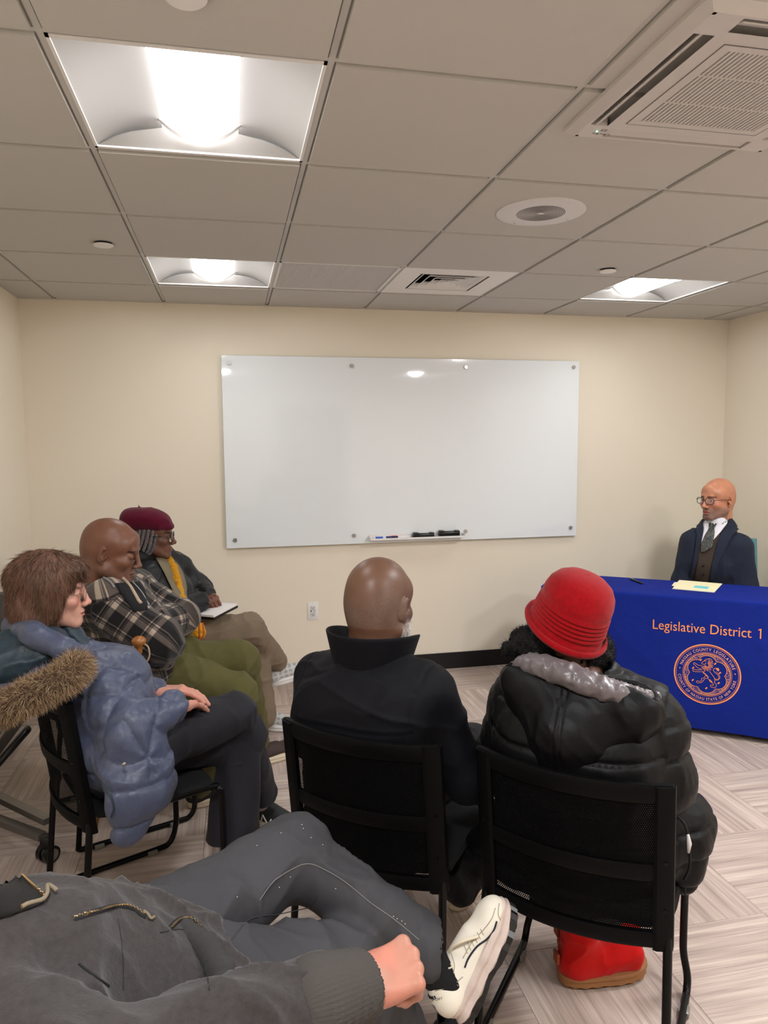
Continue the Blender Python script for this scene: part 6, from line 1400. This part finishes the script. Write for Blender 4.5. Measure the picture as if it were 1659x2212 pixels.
    part('sock', P, f, gm('black_rib_sock', (12, 12, 14), rough=.95, bump=(300, .6, .002, (1, 1, .1))), [(aniso(V3(*CR), 12, 90), .0012, 2, 1.5)], 1)
    def fn(V, pig):
        pig = pig.copy(); X, Y, Z = V.T; navy = np.array(lin((30, 34, 52))); grey = np.array(lin((120, 118, 122))); seam = np.array(lin((176, 170, 156)))
        m = (Y < .020) & (Z > .050) & (Z < .085) & (np.abs(X) < .016); pig[m] = grey
        return pig*(1+.05*noise3(V*40, 3))[:, None]
    s = shoe(P, SM, (216, 210, 196), gm('worn_white_midsole', (206, 192, 186), rough=.6, noise=(24, .3, (178, 160, 148)), bump=(60, .5, .003)), length=.280, width=.105, name='shoe', upper_fn=fn, laces=(206, 198, 178), sole_h=.036, high=.056, chunky=.006, res=.0032, label='worn white leather trainer with a navy stripe')
    TS = bvh(*LASTSHOE); nv = gm('navy_lining', (26, 30, 46), rough=.8); stc = gm('shoe_stitching', (150, 142, 126), rough=.8)
    def st_(nm, pts, r_, m_): o_ = trail(nm, P, TS, pts, r_, m_, .0006); o_.parent = s; o_.matrix_parent_inverse = Matrix()
    st_('navy_stripe', [(1004, 2090), (1012, 2070), (1030, 2045), (1052, 2028), (1066, 2010), (1073, 1990)], .0020, nv); st_('navy_stripe', [(943, 2118), (958, 2121), (977, 2119)], .0018, nv)
    for k_ in range(6): st_('stitch_line', [(1003+7*k_, 2042-7*k_), (1010+7*k_, 2060-8*k_)], .0008, stc)
    st_('stitch_line', [(975, 2060), (982, 2085), (978, 2115), (990, 2130)], .0008, stc); st_('stitch_line', [(1000, 2070), (1020, 2035), (1045, 2008), (1062, 1985), (1070, 1962)], .0008, stc); st_('stitch_line', [(1078, 1952), (1076, 1975), (1084, 1992)], .0008, stc); st_('stitch_line', [(940, 2140), (975, 2130), (1000, 2110)], .0008, stc)
    lt = MB()
    for tx, (u0, v0), sz in (('SKECHERS', (925, 2152), 9), ('SPORT', (932, 2163), 8)):
        tv, tf = text_mesh(tx, sz); an = -.16; q = [hit(TS, u0+p[0]*math.cos(an)+p[1]*math.sin(an)*-1, v0+p[0]*math.sin(an)-p[1]*math.cos(an), .0006) for p in tv]
        if all(x is not None for x in q): lt.raw([tuple(x) for x in q], tf)
    if lt.v: o_ = world_child(lt.build('heel_lettering', gm('dark_print', (60, 58, 60), rough=.6), None, False, fix=False, kind='stuff'), P)
    b = MB(); L = .280; n = 60; out_ = []
    for i in range(n):
        a = 2*math.pi*i/n; c, q = math.cos(a), math.sin(a); e = (abs(c)**2.6+abs(q)**2.6)**(-1/2.6); t = (L/2+q*L/2)/L; wv = .0525*(.80+.10*math.sin(t*math.pi)+.12*math.exp(-((t-.72)/.2)**2)-.10*math.exp(-((t-.42)/.15)**2)); g_ = .003+(.003 if i % 2 else 0); out_.append((c*e*(wv+g_), L/2+q*e*(L/2+g_), t))
    vs = [(x_, y_, -.010+.012*max(0, (t-.8)/.2)**2+.006*math.exp(-((t-.42)/.1)**2)) for x_, y_, t in out_]+[(x_, y_, .009+.014*max(0, (t-.8)/.2)**2) for x_, y_, t in out_]
    b.raw([tuple(SM @ Vector(p_)) for p_ in vs], [tuple(range(n))[::-1], tuple(range(n, 2*n))]+[(i, (i+1) % n, n+(i+1) % n, n+i) for i in range(n)]); o = b.build('outsole', M_blk, None, False); o.parent = s
    b = MB(); b.tube([tuple(SM @ Vector(p_)) for p_ in smooth_path([(.02, .018, .092), (.029, .038, .088), (.030, .068, .092), (.0, .095, .098), (-.030, .068, .092), (-.029, .038, .088), (-.02, .018, .092), (.0, .012, .096), (.02, .018, .092)], 5)], .006, 8); o = b.build('collar_lining', gm('navy_lining', (26, 30, 46), rough=.8), None, True); o.parent = s
    b = MB(); b.tube([tuple(SM @ Vector(p_)) for p_ in smooth_path([(.0, .105, .092), (.020, .125, .106), (.040, .150, .098), (.044, .178, .070), (.030, .172, .070), (.010, .140, .088)], 6)], .0032, 8); o = b.build('lace_loop', gm('cream_lace', (208, 198, 176), rough=.8), None, True); o.parent = s
    shoe_on(P, J['anR'], h, name='shoe', upper=(34, 34, 36), sole=M_blk, length=.30, high=.06)
    # hoodie
    mh = mat('charcoal_fleece', (64, 60, 59), rough=.95, spec=.1, noise=(120, .35, (48, 45, 45)), bump=(260, .5, .002), sheen=.5)
    f = Field(.006); f.cone(pel+V3(*CU)*.02, chest, .150, .150, .04, flat=(h, .9)); f.cone(chest, neck-up*.05, .150, .10, .05, flat=(h, .85)); f.cone(J['shR'], J['shL'], .078, .075, .05); f.cone(atD(400, 2172, 1.13), atD(100, 2112, 1.0), .10, .12, .05)
    f.chain([J['shR'], J['elR'], J['wrR']-V3(*CR)*.060-V3(*CF)*.02], [.082, .072, .060], .025); f.chain([J['shL'], J['elL'], J['wrL']], [.074, .064, .05], .02); f.cone(neck, neck+up*.2, .058, .08, .01, sub=True)
    part('hoodie', P, f, mh, [(aniso(chest-pel+V3(*CU)*.1, 3.0, 9), .017, 31, 2.6), (aniso(V3(*CR)-V3(*CU)*.5, 5, 16), .012, 44, 3), (aniso(J['wrR']-J['elR'], 11, 6), .007, 4, 2.5), (aniso(V3(*CU)+V3(*CR)*.6, 5, 20), .005, 12, 3), (90, .0008, 5, 2)]); TH = bvh(*LAST)
    f = Field(.005); f.chain([atD(392, 2008, 1.135), atD(446, 2050, 1.11), atD(478, 2105, 1.07), atD(486, 2165, 1.03)], [.018, .021, .021, .018], .01); lh = Limbs([(atD(392, 2008, 1.135), atD(478, 2105, 1.07), .03), (atD(478, 2105, 1.07), atD(486, 2165, 1.03), .03)]); part('rib_hem', P, f, gm('charcoal_rib', (50, 48, 48), rough=.95, bump=(300, .3, .001)), [], 1, lambda V, N: .0012*np.sin(lh.coords(V)[0]/.0045*2))
    f = Field(.003); d_ = J['wrR']-J['elR']; d_ /= np.linalg.norm(d_); a_ = J['wrR']-d_*.065; f.cone(a_, a_+d_*.058, .058, .049, .01); f.cone(a_+d_*.078, a_+d_*.16, .040, .052, .004, sub=True)
    lm_ = Limbs([(a_-d_*.1, a_+d_*.2, .05)]); part('rib_cuff', P, f, gm('brown_charcoal_rib', (64, 60, 57), rough=.95, bump=(300, .3, .001)), [], 2, lambda V, N: +.0011*np.sin(lm_.coords(V)[1]/.05*54))
    gold = mat('brass_zip', (206, 180, 138), rough=.3, metal=.9); tape = gm('zip_tape', (24, 24, 26), rough=.9)
    for pts in ([(160, 1986), (200, 1972), (250, 1958), (285, 1962), (312, 1982)], [(368, 2004), (385, 1988), (402, 1984), (420, 1992), (432, 2006)]):
        trail('zip_tape', P, TH, pts, .0045, tape, -.0012); q_ = [hit(TH, a, b, .0026) for a, b in pts]; q_ = [x for x in q_ if x is not None]
        if len(q_) > 2: zip_teeth(P, q_, gold)
    # open neck: dark inside, folded edge with the main zip
    panel('neck_lining', P, TH, [(-40, 1838, -40, 2004), (0, 1864, 0, 1984), (40, 1894, 40, 1974), (70, 1924, 70, 1964), (94, 1951, 91, 1955)], gm('dark_fleece_lining', (20, 18, 17), rough=.95), .004)
    q_ = [hit(TH, a, b, .008) for a, b in ((-12, 1854), (0, 1863), (25, 1881), (50, 1903), (75, 1929), (94, 1951))]; q_ = [x for x in q_ if x is not None]
    if len(q_) > 2: zip_teeth(P, q_, gold)
    lp = [hit(TH, a, b, .008) for a, b in ((42, 1970), (60, 1962), (85, 1955), (96, 1938), (100, 1925), (118, 1935))]; lp = [x for x in lp if x is not None]
    if len(lp) > 2: seam_line('zip_end_tape', P, lp, .003, gm('tan_zip_tape', (118, 106, 88), rough=.8)); zip_teeth(P, lp[:3], gold)
    hp = [hit(TH, a, b, .004) for a, b in ((305, 1972), (314, 1978), (322, 1988), (330, 1984))]; hp = [x for x in hp if x is not None]
    if len(hp) > 1: seam_line('frayed_pull', P, hp, .0022, gm('tan_zip_tape', (118, 106, 88), rough=.8))
    trail('side_seam', P, TH, [(255, 1985), (262, 2030), (266, 2080), (266, 2140)], .0008, tape, -.0002); trail('pocket_edge', P, TH, [(170, 2082), (200, 2105), (235, 2130)], .0018, tape, .0); trail('hem_seam', P, TH, [(345, 2015), (400, 2010), (440, 2060), (452, 2140)], .0009, tape, .0)
    p_ = hit(TH, 452, 2036, .006)
    if p_ is not None: world_child(MB().box((-.008, -.003, -.002), (.010, .003, .003), M=limb_frame(p_, V3(*CU)*.9+V3(*CR)*.2, -CF), bev=.001).build('zip_slider', M_steel, None, 'auto'), P)
man_black(); woman_red(); woman_blue(); man_plaid(); woman_beret(); man_suit(); man_fore()
